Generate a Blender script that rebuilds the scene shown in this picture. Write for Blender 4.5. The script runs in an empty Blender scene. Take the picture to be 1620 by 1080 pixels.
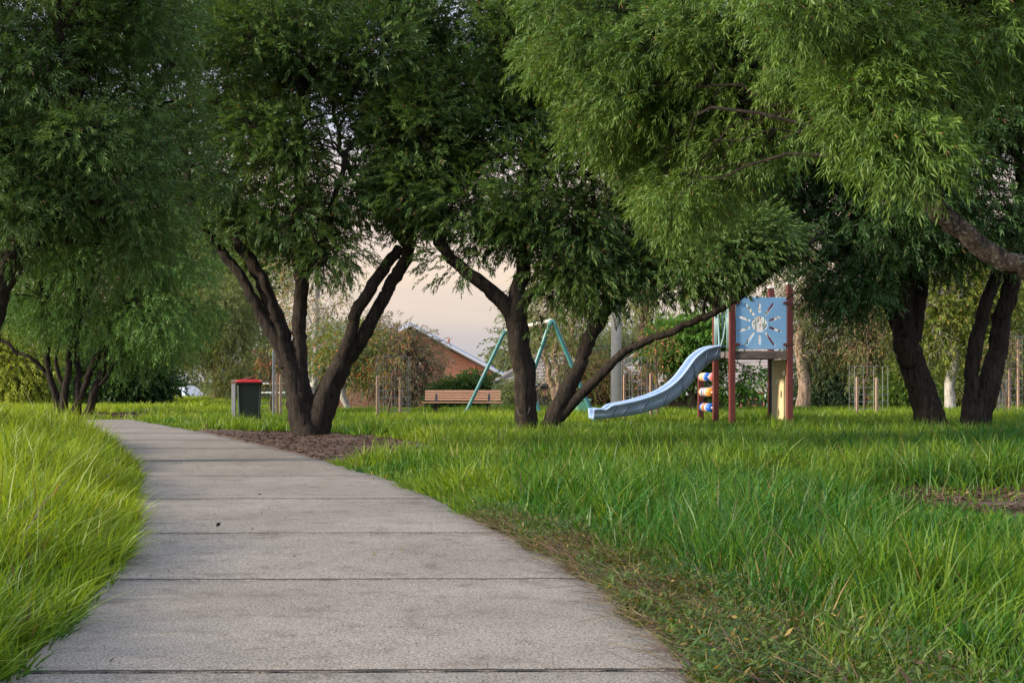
import bpy, math, random
import numpy as np
from mathutils import Vector, Matrix
R = math.radians
sc = bpy.context.scene
COL = sc.collection
EYE, FPX = 0.85, 2100.0            # eye height in metres, focal length in pixels of the 1620 px wide photo

# ------------------------------------------------------------------ camera
cam_d = bpy.data.cameras.new('camera')
cam = bpy.data.objects.new('camera', cam_d); COL.objects.link(cam)
cam.location = (0, 0, EYE); cam.rotation_euler = (R(90), 0, 0)
cam_d.lens = FPX/1620*36; cam_d.sensor_width = 36
cam_d.shift_y = 60/1620
cam_d.clip_start = 0.1; cam_d.clip_end = 3000
sc.camera = cam

# ------------------------------------------------------------------ world, sun, exposure
SUN = Vector((-0.90, -0.27, 0.36)).normalized()
elev = math.asin(SUN.z); rot = math.atan2(SUN.x, SUN.y)
w = bpy.data.worlds.new('World'); sc.world = w; w.use_nodes = True
nt = w.node_tree; nt.nodes.clear()
def N(nt, t, **k):
    n = nt.nodes.new(t)
    for a, b in k.items(): setattr(n, a, b)
    return n
sky = N(nt, 'ShaderNodeTexSky', sky_type='NISHITA', sun_disc=False, sun_elevation=elev, sun_rotation=rot)
bg1 = N(nt, 'ShaderNodeBackground'); bg1.inputs[1].default_value = 0.07
bg2 = N(nt, 'ShaderNodeBackground'); bg2.inputs[1].default_value = 0.76
mix = N(nt, 'ShaderNodeMixShader'); mix.inputs[0].default_value = 0.8
out = N(nt, 'ShaderNodeOutputWorld')
tc = N(nt, 'ShaderNodeTexCoord'); sep = N(nt, 'ShaderNodeSeparateXYZ')
mp = N(nt, 'ShaderNodeMapping'); mp.inputs[3].default_value = (1.2, 1.2, 9)
nz = N(nt, 'ShaderNodeTexNoise'); nz.inputs['Scale'].default_value = 1.6; nz.inputs['Detail'].default_value = 6
ma = N(nt, 'ShaderNodeMath', operation='MULTIPLY_ADD'); ma.inputs[1].default_value = 0.10
cr = N(nt, 'ShaderNodeValToRGB')
e = cr.color_ramp.elements
e[0].position = 0.055; e[0].color = (0.52, 0.49, 0.54, 1)
e[1].position = 1.0; e[1].color = (0.52, 0.62, 0.82, 1)
for p, c in ((0.085, (0.60, 0.53, 0.54, 1)), (0.125, (0.90, 0.70, 0.55, 1)), (0.19, (0.88, 0.70, 0.60, 1)), (0.25, (0.66, 0.68, 0.80, 1))):
    x = e.new(p); x.color = c
L = nt.links.new
L(tc.outputs['Generated'], sep.inputs[0]); L(tc.outputs['Generated'], mp.inputs[0]); L(mp.outputs[0], nz.inputs['Vector'])
L(nz.outputs[0], ma.inputs[0]); L(sep.outputs[2], ma.inputs[2]); L(ma.outputs[0], cr.inputs[0])
L(cr.outputs[0], bg2.inputs[0]); L(sky.outputs[0], bg1.inputs[0])
mr = N(nt, 'ShaderNodeMapRange'); mr.inputs[1].default_value = .28; mr.inputs[2].default_value = .9; mr.inputs[3].default_value = .74; mr.inputs[4].default_value = 1.35
dt = N(nt, 'ShaderNodeVectorMath', operation='DOT_PRODUCT'); dt.inputs[1].default_value = (-.45, -.87, .2)   # brighter sky behind the camera, added to light faces turned that way
mr2 = N(nt, 'ShaderNodeMapRange'); mr2.inputs[1].default_value = 0; mr2.inputs[2].default_value = .8; mr2.inputs[3].default_value = 1; mr2.inputs[4].default_value = 2.1
mm = N(nt, 'ShaderNodeMath', operation='MULTIPLY'); L(tc.outputs['Generated'], dt.inputs[0]); L(dt.outputs['Value'], mr2.inputs[0])
L(sep.outputs[2], mr.inputs[0]); L(mr.outputs[0], mm.inputs[0]); L(mr2.outputs[0], mm.inputs[1]); L(mm.outputs[0], bg2.inputs[1])
L(bg1.outputs[0], mix.inputs[1]); L(bg2.outputs[0], mix.inputs[2]); L(mix.outputs[0], out.inputs[0])

sd = bpy.data.lights.new('sun', 'SUN'); sd.energy = 5.0; sd.angle = R(6); sd.color = (1, 0.86, 0.66)
so = bpy.data.objects.new('sun', sd); COL.objects.link(so)
so.rotation_euler = SUN.to_track_quat('Z', 'Y').to_euler(); so.location = (-20, -10, 20)

sc.render.engine = 'CYCLES'
sc.view_settings.view_transform = 'Standard'; sc.view_settings.look = 'None'
sc.view_settings.exposure = 0.72; sc.view_settings.gamma = 1
sc.cycles.max_bounces = 6; sc.cycles.diffuse_bounces = 3; sc.cycles.glossy_bounces = 2
sc.cycles.transmission_bounces = 4; sc.cycles.transparent_max_bounces = 8
sc.cycles.caustics_reflective = False; sc.cycles.caustics_refractive = False
sc.cycles.use_denoising = True
sc.cycles.use_adaptive_sampling = True; sc.cycles.adaptive_threshold = 0.01
sc.cycles.sample_clamp_direct = 12; sc.cycles.sample_clamp_indirect = 3

# ------------------------------------------------------------------ helpers
rng = np.random.default_rng(7)
random.seed(5)
def P(px, py, D):                  # point seen at photo pixel (px, py) at distance D
    return np.array(((px-810)/FPX*D, D, EYE+(600-py)/FPX*D))
def tag(o, label=None, cat=None, group=None, kind=None):
    if label: o['label'] = label
    if cat: o['category'] = cat
    if group: o['group'] = group
    if kind: o['kind'] = kind
    return o
def thing(name, label, cat, loc=(0, 0, 0), rz=0, group=None):
    o = bpy.data.objects.new(name, None); COL.objects.link(o)
    o.location = loc; o.rotation_euler = (0, 0, rz); o.empty_display_size = 0.2
    return tag(o, label, cat, group)
def copy_tree(o, parent=None):
    c = o.copy(); COL.objects.link(c); c.parent = parent
    for ch in [x for x in bpy.data.objects if x.parent == o]: copy_tree(ch, c)
    return c
def np_mesh(name, V, Q=None, T=None, col=None, smooth=False):
    me = bpy.data.meshes.new(name)
    V = np.ascontiguousarray(V, np.float32)
    parts, tot = [], []
    if Q is not None and len(Q): parts.append(np.asarray(Q, np.int32).ravel()); tot.append(np.full(len(Q), 4, np.int32))
    if T is not None and len(T): parts.append(np.asarray(T, np.int32).ravel()); tot.append(np.full(len(T), 3, np.int32))
    lv = np.concatenate(parts); lt = np.concatenate(tot)
    ls = np.concatenate(([0], np.cumsum(lt)[:-1])).astype(np.int32)
    me.vertices.add(len(V)); me.vertices.foreach_set('co', V.ravel())
    me.loops.add(len(lv)); me.loops.foreach_set('vertex_index', lv)
    me.polygons.add(len(lt)); me.polygons.foreach_set('loop_start', ls)
    if smooth: me.polygons.foreach_set('use_smooth', np.ones(len(lt), bool))
    if col is not None:
        a = me.color_attributes.new('tint', 'FLOAT_COLOR', 'POINT')
        c = np.ones((len(V), 4), np.float32); c[:, :3] = col
        a.data.foreach_set('color', c.ravel())
    me.update(calc_edges=True)
    return me
def link(name, me, m, parent=None):
    o = bpy.data.objects.new(name, me); COL.objects.link(o)
    if m: me.materials.append(m)
    o.parent = parent
    return o
class MB:
    def __init__(s): s.v = []; s.f = []
    def add(s, vs, fs):
        b = len(s.v); s.v += [tuple(v) for v in vs]; s.f += [tuple(b+i for i in f) for f in fs]; return s
    def box(s, c, d, rot=None, bev=0.0):
        x, y, z = [q/2 for q in d]
        if bev <= 0:
            vs = [Vector((i*x, j*y, k*z)) for i in (-1, 1) for j in (-1, 1) for k in (-1, 1)]
            fs = [(0, 1, 3, 2), (4, 6, 7, 5), (0, 4, 5, 1), (2, 3, 7, 6), (0, 2, 6, 4), (1, 5, 7, 3)]
        else:
            b = min(bev, x*.9, y*.9, z*.9); import bmesh
            bm = bmesh.new(); bmesh.ops.create_cube(bm, size=1)
            for v in bm.verts: v.co = Vector((v.co.x*2*x, v.co.y*2*y, v.co.z*2*z))
            bmesh.ops.bevel(bm, geom=bm.edges[:], offset=b, segments=2, affect='EDGES', profile=0.6)
            bm.verts.index_update()
            vs = [v.co.copy() for v in bm.verts]; fs = [tuple(v.index for v in f.verts) for f in bm.faces]; bm.free()
        if rot is not None: vs = [rot @ v for v in vs]
        c = Vector(c)
        return s.add([v+c for v in vs], fs)
    def bar(s, a, b, wd, ht=None, bev=0.0):      # square bar from a to b
        a, b = Vector(a), Vector(b); d = b-a
        q = d.to_track_quat('Z', 'Y').to_matrix()
        return s.box((a+b)/2, (wd, ht or wd, d.length), q, bev)
    def cyl(s, a, b, r, r2=None, n=12, caps=True):
        a, b = Vector(a), Vector(b); q = (b-a).to_track_quat('Z', 'Y').to_matrix(); r2 = r if r2 is None else r2
        vs = [a+q@Vector((r*math.cos(2*math.pi*i/n), r*math.sin(2*math.pi*i/n), 0)) for i in range(n)]
        vs += [b+q@Vector((r2*math.cos(2*math.pi*i/n), r2*math.sin(2*math.pi*i/n), 0)) for i in range(n)]
        fs = [(i, (i+1) % n, n+(i+1) % n, n+i) for i in range(n)]
        if caps: fs += [tuple(range(n-1, -1, -1)), tuple(range(n, 2*n))]
        return s.add(vs, fs)
    def tube(s, pts, r, n=10):
        V, Q = tube_np(np.array(pts, float), np.full(len(pts), r) if np.isscalar(r) else np.array(r, float), n, 0)
        return s.add(V.tolist(), Q.tolist())
    def quad(s, *p): return s.add(p, [tuple(range(len(p)))])
    def build(s, name, m, parent=None, smooth=False):
        me = bpy.data.meshes.new(name); me.from_pydata(s.v, [], s.f)
        if smooth:
            for p in me.polygons: p.use_smooth = True
        me.update(); return link(name, me, m, parent)
def spline(pts, rad, step):
    pts = np.array(pts, float); rad = np.array(rad, float)
    if len(pts) < 3:
        n = max(2, int(np.linalg.norm(pts[-1]-pts[0])/step)+1); t = np.linspace(0, 1, n)[:, None]
        return pts[0]*(1-t)+pts[-1]*t, rad[0]*(1-t[:, 0])+rad[-1]*t[:, 0]
    E = np.vstack((2*pts[0]-pts[1], pts, 2*pts[-1]-pts[-2])); o = []; q = []
    for i in range(1, len(E)-2):
        n = max(2, int(np.linalg.norm(E[i+1]-E[i])/step)+1)
        t = np.linspace(0, 1, n, endpoint=False)[:, None]
        a, b, c, d = E[i-1], E[i], E[i+1], E[i+2]
        o.append(.5*((2*b)+(-a+c)*t+(2*a-5*b+4*c-d)*t**2+(-a+3*b-3*c+d)*t**3))
        q.append(rad[i-1]*(1-t[:, 0])+rad[i]*t[:, 0])
    o.append(pts[-1:]); q.append(rad[-1:])
    return np.vstack(o), np.concatenate(q)
def tube_np(pts, rad, n=12, rough=0.0, seed=0):
    d = np.gradient(pts, axis=0); d /= np.linalg.norm(d, axis=1)[:, None]+1e-9
    u = np.zeros_like(d); r0 = np.array((0.0, 1.0, 0.12)) if abs(d[0][1]) < .9 else np.array((1.0, 0, 0))
    for i in range(len(d)):
        x = r0-d[i]*np.dot(r0, d[i]); x /= np.linalg.norm(x)+1e-9; u[i] = x; r0 = x
    v = np.cross(d, u)
    a = np.arange(n)*2*np.pi/n
    rr = rad[:, None]*np.ones(n)[None]
    if rough > 0:
        g = np.random.default_rng(seed); s = np.arange(len(pts))
        k = np.zeros((len(pts), n))
        for j in range(7):
            m = g.integers(2, 9) if j > 1 else j+1
            k += g.normal(0, 1)/(1+.25*j)*np.sin(m*a[None]+g.uniform(0, 6.3)+g.normal(0, .09)*s[:, None]+1.1*np.sin(s[:, None]*g.uniform(.05, .22)+g.uniform(0, 6)))
        k += g.normal(0, .55, k.shape)
        rr = rr*(1+rough*.42*k)
    V = pts[:, None]+(u[:, None]*np.cos(a)[None, :, None]+v[:, None]*np.sin(a)[None, :, None])*rr[..., None]
    m = len(pts); i = np.arange(m-1)[:, None]*n; j = np.arange(n)[None]; j2 = (j+1) % n
    Q = np.stack((i+j, i+j2, i+n+j2, i+n+j), -1).reshape(-1, 4)
    return V.reshape(-1, 3), Q
_lat = np.random.default_rng(99).random((8, 128, 128))
def vn(x, y, s, k=0):              # smooth value noise 0..1
    x = np.asarray(x, float)/s+37.3; y = np.asarray(y, float)/s+71.7
    xi = np.floor(x).astype(int); yi = np.floor(y).astype(int); fx = x-xi; fy = y-yi
    fx = fx*fx*(3-2*fx); fy = fy*fy*(3-2*fy); T = _lat[k % 8]
    g = lambda a, b: T[a % 128, b % 128]
    return (g(xi, yi)*(1-fx)+g(xi+1, yi)*fx)*(1-fy)+(g(xi, yi+1)*(1-fx)+g(xi+1, yi+1)*fx)*fy
def sm(a, b, x): t = np.clip((x-a)/(b-a), 0, 1); return t*t*(3-2*t)

# ------------------------------------------------------------------ materials
def new_mat(name):
    m = bpy.data.materials.new(name); m.use_nodes = True; t = m.node_tree; t.nodes.clear()
    o = N(t, 'ShaderNodeOutputMaterial'); b = N(t, 'ShaderNodeBsdfPrincipled'); t.links.new(b.outputs[0], o.inputs[0])
    return m, t, b, o
def simple(name, c, rough=.6, metal=0, var=.18, scale=6, bump=.0, bscale=60, c2=None, stretch=(1, 1, 1), spec=.5):
    m, t, b, o = new_mat(name); l = t.links.new
    tcn = N(t, 'ShaderNodeTexCoord'); mpn = N(t, 'ShaderNodeMapping'); mpn.inputs[3].default_value = stretch
    n = N(t, 'ShaderNodeTexNoise'); n.inputs['Scale'].default_value = scale; n.inputs['Detail'].default_value = 8; n.inputs['Roughness'].default_value = .65
    r = N(t, 'ShaderNodeValToRGB'); r.color_ramp.elements[0].position = .35; r.color_ramp.elements[1].position = .68
    c2 = c2 or tuple(x*(1-var*2) for x in c)
    r.color_ramp.elements[0].color = (*c2, 1); r.color_ramp.elements[1].color = (*c, 1)
    l(tcn.outputs['Object'], mpn.inputs[0]); l(mpn.outputs[0], n.inputs['Vector']); l(n.outputs[0], r.inputs[0]); l(r.outputs[0], b.inputs['Base Color'])
    b.inputs['Roughness'].default_value = rough; b.inputs['Metallic'].default_value = metal; b.inputs['Specular IOR Level'].default_value = spec
    if bump:
        n2 = N(t, 'ShaderNodeTexNoise'); n2.inputs['Scale'].default_value = bscale; n2.inputs['Detail'].default_value = 6
        bp = N(t, 'ShaderNodeBump'); bp.inputs['Strength'].default_value = bump; bp.inputs['Distance'].default_value = .02
        l(mpn.outputs[0], n2.inputs['Vector']); l(n2.outputs[0], bp.inputs['Height']); l(bp.outputs[0], b.inputs['Normal'])
    return m
def leaf_mat(name, trans=.35, rough=.5, spec=.3, gain=(1.25, 1.2, .55)):
    m, t, b, o = new_mat(name); l = t.links.new
    a = N(t, 'ShaderNodeAttribute', attribute_name='tint')
    tr = N(t, 'ShaderNodeBsdfTranslucent'); mx = N(t, 'ShaderNodeMixShader'); mx.inputs[0].default_value = trans
    mu = N(t, 'ShaderNodeMix', data_type='RGBA', blend_type='MULTIPLY'); mu.inputs[0].default_value = 1; mu.inputs[7].default_value = (*gain, 1)
    l(a.outputs[0], b.inputs['Base Color']); l(a.outputs[0], mu.inputs[6]); l(mu.outputs[2], tr.inputs[0])
    b.inputs['Roughness'].default_value = rough; b.inputs['Specular IOR Level'].default_value = spec
    l(b.outputs[0], mx.inputs[1]); l(tr.outputs[0], mx.inputs[2]); l(mx.outputs[0], o.inputs[0])
    return m
def bark_mat(name, c1, c2, stretch=(9, 9, 1.6), bump=.9, lichen=0.0, lc=(.125, .125, .105)):
    m, t, b, o = new_mat(name); l = t.links.new
    tcn = N(t, 'ShaderNodeTexCoord'); mpn = N(t, 'ShaderNodeMapping'); mpn.inputs[3].default_value = stretch
    n = N(t, 'ShaderNodeTexNoise'); n.inputs['Scale'].default_value = 2.6; n.inputs['Detail'].default_value = 9; n.inputs['Roughness'].default_value = .7; n.inputs['Distortion'].default_value = .6
    r = N(t, 'ShaderNodeValToRGB'); r.color_ramp.elements[0].position = .38; r.color_ramp.elements[1].position = .66
    r.color_ramp.elements[0].color = (*c1, 1); r.color_ramp.elements[1].color = (*c2, 1)
    bp = N(t, 'ShaderNodeBump'); bp.inputs['Strength'].default_value = bump; bp.inputs['Distance'].default_value = .04
    l(tcn.outputs['Object'], mpn.inputs[0]); l(mpn.outputs[0], n.inputs['Vector']); l(n.outputs[0], r.inputs[0])
    l(n.outputs[0], bp.inputs['Height']); l(bp.outputs[0], b.inputs['Normal'])
    if lichen:
        n2 = N(t, 'ShaderNodeTexNoise'); n2.inputs['Scale'].default_value = 38; n2.inputs['Detail'].default_value = 9
        r2 = N(t, 'ShaderNodeValToRGB'); r2.color_ramp.elements[0].position = .62-lichen*.2; r2.color_ramp.elements[1].position = .72-lichen*.2
        mx = N(t, 'ShaderNodeMix', data_type='RGBA'); mx.inputs[7].default_value = (*lc, 1)
        l(tcn.outputs['Object'], n2.inputs['Vector']); l(n2.outputs[0], r2.inputs[0]); l(r2.outputs[0], mx.inputs[0]); l(r.outputs[0], mx.inputs[6]); l(mx.outputs[2], b.inputs['Base Color'])
    else: l(r.outputs[0], b.inputs['Base Color'])
    b.inputs['Roughness'].default_value = .9; b.inputs['Specular IOR Level'].default_value = .2
    return m
M = dict(
    leaf=leaf_mat('willow_leaf', .3), grass=leaf_mat('grass_blade', .42, .45, .35, (1.25, 1.15, .45)), far_leaf=leaf_mat('far_leaf', .45, .6, .2),
    bark=bark_mat('dark_rough_bark', (.006, .005, .004), (.044, .033, .025)),
    lbark=bark_mat('lichen_bark', (.012, .010, .009), (.085, .062, .046), lichen=.35),
    pale=bark_mat('pale_bark', (.20, .19, .17), (.50, .48, .45), (7, 7, 2), .3),
    tan=bark_mat('peeling_bark', (.13, .08, .05), (.45, .34, .26), (7, 7, .8), .5),
    brown=bark_mat('brown_bark', (.05, .032, .022), (.16, .11, .08)),
    teal=simple('teal_paint', (.055, .21, .21), .4, var=.12), cream_metal=simple('cream_painted_steel', (.62, .60, .50), .4, var=.1),
    maroon=simple('maroon_paint', (.15, .035, .032), .5, var=.15, scale=9, bump=.1), grey_metal=simple('galvanised_steel', (.30, .31, .34), .45, .5, var=.1),
    blue=simple('blue_plastic', (.29, .56, .88), .42, var=.1, scale=3, c2=(.25, .49, .80)), slide=simple('faded_blue_plastic', (.33, .45, .68), .4, var=.1, scale=4, c2=(.25, .36, .58)),
    cream=simple('cream_panel', (.62, .50, .30), .5, var=.06), dteal=simple('dark_teal_panel', (.012, .05, .06), .5),
    railteal=simple('pale_teal_rail', (.22, .36, .36), .4, var=.08), timber=simple('weathered_timber', (.20, .16, .14), .8, var=.3, scale=5, stretch=(1, 6, 6), bump=.4, c2=(.045, .035, .032)),
    slat=simple('red_brown_slat', (.72, .37, .19), .65, var=.12, scale=5, stretch=(1, 8, 8), bump=.2, bscale=20), black=simple('black_steel', (.015, .015, .017), .5),
    bin=simple('dark_green_plastic', (.016, .030, .027), .45, var=.12), lid=simple('red_plastic', (.55, .02, .03), .4, var=.08),
    rust=simple('rusty_plate', (.20, .10, .06), .8, var=.3), stake=simple('hardwood_stake', (.36, .24, .17), .8, var=.2, scale=8, stretch=(6, 6, 1), bump=.3), concrete=simple('pole_concrete', (.42, .38, .31), .85, var=.1, bump=.2),
    wire=simple('wire', (.16, .17, .18), .5, .6), white=simple('white_paint', (.75, .76, .78), .35, var=.04), glass=simple('dark_glass', (.03, .035, .04), .08), rubber=simple('rubber', (.02, .02, .02), .8),
    fascia=simple('pale_green_fascia', (.42, .50, .44), .6), dwall=simple('dark_brick', (.10, .05, .035), .85, var=.2), tealwall=simple('teal_render', (.06, .17, .16), .8),
    zinc=simple('grey_metal_roof', (.44, .50, .58), .45, .2, var=.06), terra=simple('terracotta_tile', (.50, .17, .09), .8, var=.2, scale=3),
    ogrn=simple('light_green_plastic', (.22, .55, .33), .5), slate_blue=simple('blue_grey_plastic', (.06, .08, .13), .5), chalk=simple('chalk_white', (.6, .6, .6), .7),
    orange=simple('orange_plastic', (.75, .28, .04), .4, var=.05), bblue=simple('bright_blue_plastic', (.03, .13, .55), .4, var=.05), pink=simple('faded_red_plastic', (.62, .16, .17), .4, var=.05), bwhite=simple('white_plastic', (.7, .68, .64), .4, var=.05), peach=simple('peach_plastic', (.72, .45, .28), .4, var=.05))
def brick_mat():
    m, t, b, o = new_mat('red_brick'); l = t.links.new
    tcn = N(t, 'ShaderNodeTexCoord'); mpn = N(t, 'ShaderNodeMapping'); mpn.inputs[2].default_value = (R(90), 0, 0)
    br = N(t, 'ShaderNodeTexBrick'); br.inputs['Color1'].default_value = (.60, .22, .10, 1); br.inputs['Color2'].default_value = (.48, .16, .075, 1); br.inputs['Mortar'].default_value = (.32, .26, .2, 1)
    br.inputs['Scale'].default_value = 1; br.inputs['Brick Width'].default_value = .24; br.inputs['Row Height'].default_value = .086; br.inputs['Mortar Size'].default_value = .01
    l(tcn.outputs['Object'], mpn.inputs[0]); l(mpn.outputs[0], br.inputs['Vector']); l(br.outputs[0], b.inputs['Base Color']); b.inputs['Roughness'].default_value = .9
    return m
M['brick'] = brick_mat()
M['tile'] = simple('grey_roof_tile', (.30, .255, .23), .85, var=.2, scale=14, bump=.3, bscale=30)
M['tile'].use_nodes = True
def path_mat():
    m, t, b, o = new_mat('aggregate_concrete'); l = t.links.new
    tcn = N(t, 'ShaderNodeTexCoord')
    big = N(t, 'ShaderNodeTexNoise'); big.inputs['Scale'].default_value = .9; big.inputs['Detail'].default_value = 5
    r = N(t, 'ShaderNodeValToRGB'); r.color_ramp.elements[0].position = .3; r.color_ramp.elements[1].position = .75
    r.color_ramp.elements[0].color = (.205, .178, .145, 1); r.color_ramp.elements[1].color = (.295, .262, .220, 1)
    v = N(t, 'ShaderNodeTexNoise'); v.inputs['Scale'].default_value = 120; v.inputs['Detail'].default_value = 4; v.inputs['Roughness'].default_value = .75
    r2 = N(t, 'ShaderNodeValToRGB'); q = r2.color_ramp.elements   # pale and dark stones of the exposed aggregate
    q[0].position = .36; q[0].color = (.08, .08, .08, 1); q[1].position = .72; q[1].color = (2.1, 2.05, 1.95, 1)
    x = q.new(.47); x.color = (.74, .74, .74, 1); x = q.new(.60); x.color = (1.1, 1.1, 1.1, 1)
    st = N(t, 'ShaderNodeTexNoise'); st.inputs['Scale'].default_value = 5; st.inputs['Detail'].default_value = 9; st.inputs['Roughness'].default_value = .8
    r3 = N(t, 'ShaderNodeValToRGB'); r3.color_ramp.elements[0].position = .34; r3.color_ramp.elements[0].color = (.62, .58, .56, 1); r3.color_ramp.elements[1].position = .5; r3.color_ramp.elements[1].color = (1, 1, 1, 1)
    m1 = N(t, 'ShaderNodeMix', data_type='RGBA', blend_type='MULTIPLY'); m1.inputs[0].default_value = 1
    m2 = N(t, 'ShaderNodeMix', data_type='RGBA', blend_type='MULTIPLY'); m2.inputs[0].default_value = 1
    for n in (big, v, st): l(tcn.outputs['Object'], n.inputs['Vector'])
    l(big.outputs[0], r.inputs[0]); l(v.outputs[0], r2.inputs[0]); l(st.outputs[0], r3.inputs[0])
    l(r.outputs[0], m1.inputs[6]); l(r2.outputs[0], m1.inputs[7]); l(m1.outputs[2], m2.inputs[6]); l(r3.outputs[0], m2.inputs[7]); l(m2.outputs[2], b.inputs['Base Color'])
    bp = N(t, 'ShaderNodeBump'); bp.inputs['Strength'].default_value = .5; bp.inputs['Distance'].default_value = .004
    l(v.outputs[0], bp.inputs['Height']); l(bp.outputs[0], b.inputs['Normal'])
    b.inputs['Roughness'].default_value = .85; b.inputs['Specular IOR Level'].default_value = .3
    return m
M['path'] = path_mat()
M['soil'] = simple('bark_mulch', (.13, .075, .05), .95, var=.3, scale=22, bump=1, bscale=45, c2=(.035, .022, .017))
M['ground'] = simple('grassy_soil', (.055, .095, .018), .95, var=.3, scale=2.5, bump=.6, bscale=30, c2=(.03, .045, .012))
M['road'] = simple('asphalt', (.06, .06, .06), .9)

# ------------------------------------------------------------------ terrain
YR = np.array([-3, 0, 2.0, 3.77, 4.35, 5.49, 6.61, 9.15, 11.4, 13.0, 15.7, 19.8, 22.3, 25.0, 27.6])
XR = np.array([.5, .53, .54, .53, .50, .33, .12, -.52, -1.14, -1.74, -2.76, -4.43, -5.5, -6.75, -8.0])
YL = np.array([-3, 0, 2.0, 3.77, 5.5, 7.1, 9.15, 11.4, 13.0, 15.7, 19.8, 22.3, 25.4, 27.6])
XL = np.array([-1.40, -1.40, -1.40, -1.40, -1.66, -2.02, -2.60, -3.2, -3.75, -4.65, -6.15, -7.15, -8.5, -9.6])
def xr(y): return np.interp(y, YR, XR)+.03*np.sin(np.asarray(y)*5.1)*np.sin(np.asarray(y)*1.7)
def xl(y): return np.interp(y, YL, XL)
def path_dist(x, y):               # signed distance from the path: negative on it, positive beside it
    s = np.maximum(xl(y)-x, x-xr(y))*.93
    s = np.where(y > 27.6, np.hypot(np.maximum(s, 0), y-27.6), s)
    turn = np.maximum(np.maximum(25.4-y, y-27.6), x+8.0)
    turn = np.where(x < -8, np.maximum(25.4-y, y-27.6), turn)
    return np.minimum(s, turn)
def H(x, y):
    x = np.asarray(x, float); y = np.asarray(y, float)
    d = path_dist(x, y)
    h = .30*np.exp(-((x+6.3)/2.3)**2/2-((y-12.5)/5.0)**2/2)*sm(0, 1.6, d)*(x < xl(y)+.1)
    h = h+.05*(vn(x, y, 3.1, 1)-.5)*sm(.1, 1.2, d)
    y0 = 36+26*sm(-4, -10, x)
    h = h-np.clip((y-y0)*.10, 0, 2.9)
    return h
def at(px, D, py=None):            # ground position under photo column px at distance D
    x = (px-810)/FPX*D
    return (x, D, float(H(x, D)))
gx = np.concatenate((np.array([-900, -500, -300, -180, -110, -70, -50]), np.arange(-40, 40.1, .5), np.array([50, 70, 110, 180, 300, 500, 900])))
gy = np.concatenate((np.array([-200, -60, -20]), np.arange(-6, 75, .5), np.array([80, 95, 120, 160, 220, 320, 500, 900, 1500])))
GX, GY = np.meshgrid(gx, gy)
GZ = H(GX, GY)-.012
V = np.stack((GX, GY, GZ), -1).reshape(-1, 3); nx_ = len(gx)
i = np.arange(len(gy)-1)[:, None]*nx_; j = np.arange(nx_-1)[None]
Q = np.stack((i+j, i+j+1, i+nx_+j+1, i+nx_+j), -1).reshape(-1, 4)
tag(link('ground', np_mesh('ground', V, Q, smooth=True), M['ground']), kind='structure')

# path of concrete slabs with open joints
joints = [-2.6, -1.0, .5, 2.1, 3.77, 5.49, 7.14, 9.2, 11.37, 13.5, 15.9, 18.1, 20.4, 22.7, 25.0]
VV, QQ = [], []; nb = 0
def slab(corner, n, m, z0):        # corner(u,v)->x,y
    global nb
    lu = np.concatenate(([0, .006], np.linspace(0, 1, n-2)[1:-1], [.994, 1])); lv_ = np.concatenate(([0, .006], np.linspace(0, 1, m-2)[1:-1], [.994, 1])); u, v = np.meshgrid(lu, lv_); X, Y = corner(u, v)
    edge = (u == 0) | (u == 1) | (v == 0) | (v == 1)
    Z = np.full(X.shape, z0)+.002*vn(X, Y, .5, 3)-.005*edge
    top = np.stack((X, Y, Z), -1).reshape(-1, 3)
    a = np.arange(m-1)[:, None]*n; b = np.arange(n-1)[None]
    q = np.stack((a+b, a+b+1, a+n+b+1, a+n+b), -1).reshape(-1, 4)
    ring = list(range(n))+[n*k+n-1 for k in range(1, m)]+[n*(m-1)+k for k in range(n-2, -1, -1)]+[n*k for k in range(m-2, 0, -1)]
    low = top[ring].copy(); low[:, 2] = -.06; k = len(top); c = len(ring)
    sq = np.array([(ring[i], k+i, k+(i+1) % c, ring[(i+1) % c]) for i in range(c)])
    VV.append(np.vstack((top, low))); QQ.append(np.vstack((q, sq))+nb); nb += k+c
for k in range(len(joints)-1):
    y0, y1 = joints[k]+.014, joints[k+1]-.014
    tilt = random.uniform(-.03, .03)
    def corner(u, v, y0=y0, y1=y1, t0=.03):
        Y = y0+(y1-y0)*v+t0*(u-.5)
        jag = .035*(vn(Y, u*0, .17, 2)-.5)+.05*(vn(Y, u*0, .6, 5)-.5)
        return xl(Y)+jag*(1-u)+(xr(Y)+jag-xl(Y))*u, Y
    slab(corner, 14, 14, .022+random.uniform(-.002, .002))
def turn1(u, v): return -8.9+(-6.83+8.9)*u-.9*u*v, 25.03+2.5*v
slab(turn1, 10, 10, .022)
for k in range(6):
    x1 = -8.93-k*2.2
    slab(lambda u, v, x1=x1: (x1-2.185+2.185*u, 25.4+2.1*v), 8, 8, .022+random.uniform(-.004, .004))
path_o = tag(link('path', np_mesh('path', np.vstack(VV), np.vstack(QQ)), M['path']), kind='structure')
VJ, QJ = [], []                    # dark soil packed into the joints
for k, yj in enumerate(joints[1:-1]):
    u = np.linspace(.004, .996, 120); Y = yj+.03*(u-.5)+.004*(vn(u*2, u*0+k, .05, 6)-.5); X = xl(Y)+(xr(Y)-xl(Y))*u; Zj = .0272+.002*vn(X, Y, .05, 2); hw_ = .004+.011*vn(X, Y+9, .06, 4)
    a = np.stack((X, Y-hw_, Zj-.003), -1); b = np.stack((X, Y+hw_, Zj-.003), -1); c_ = np.stack((X, Y, Zj), -1); VJ.append(np.vstack((a, c_, b)))
    q = np.arange(119); QJ.append(np.vstack((np.stack((q, q+1, q+121, q+120), -1), np.stack((q, q+1, q+121, q+120), -1)+120))+360*k)
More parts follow.
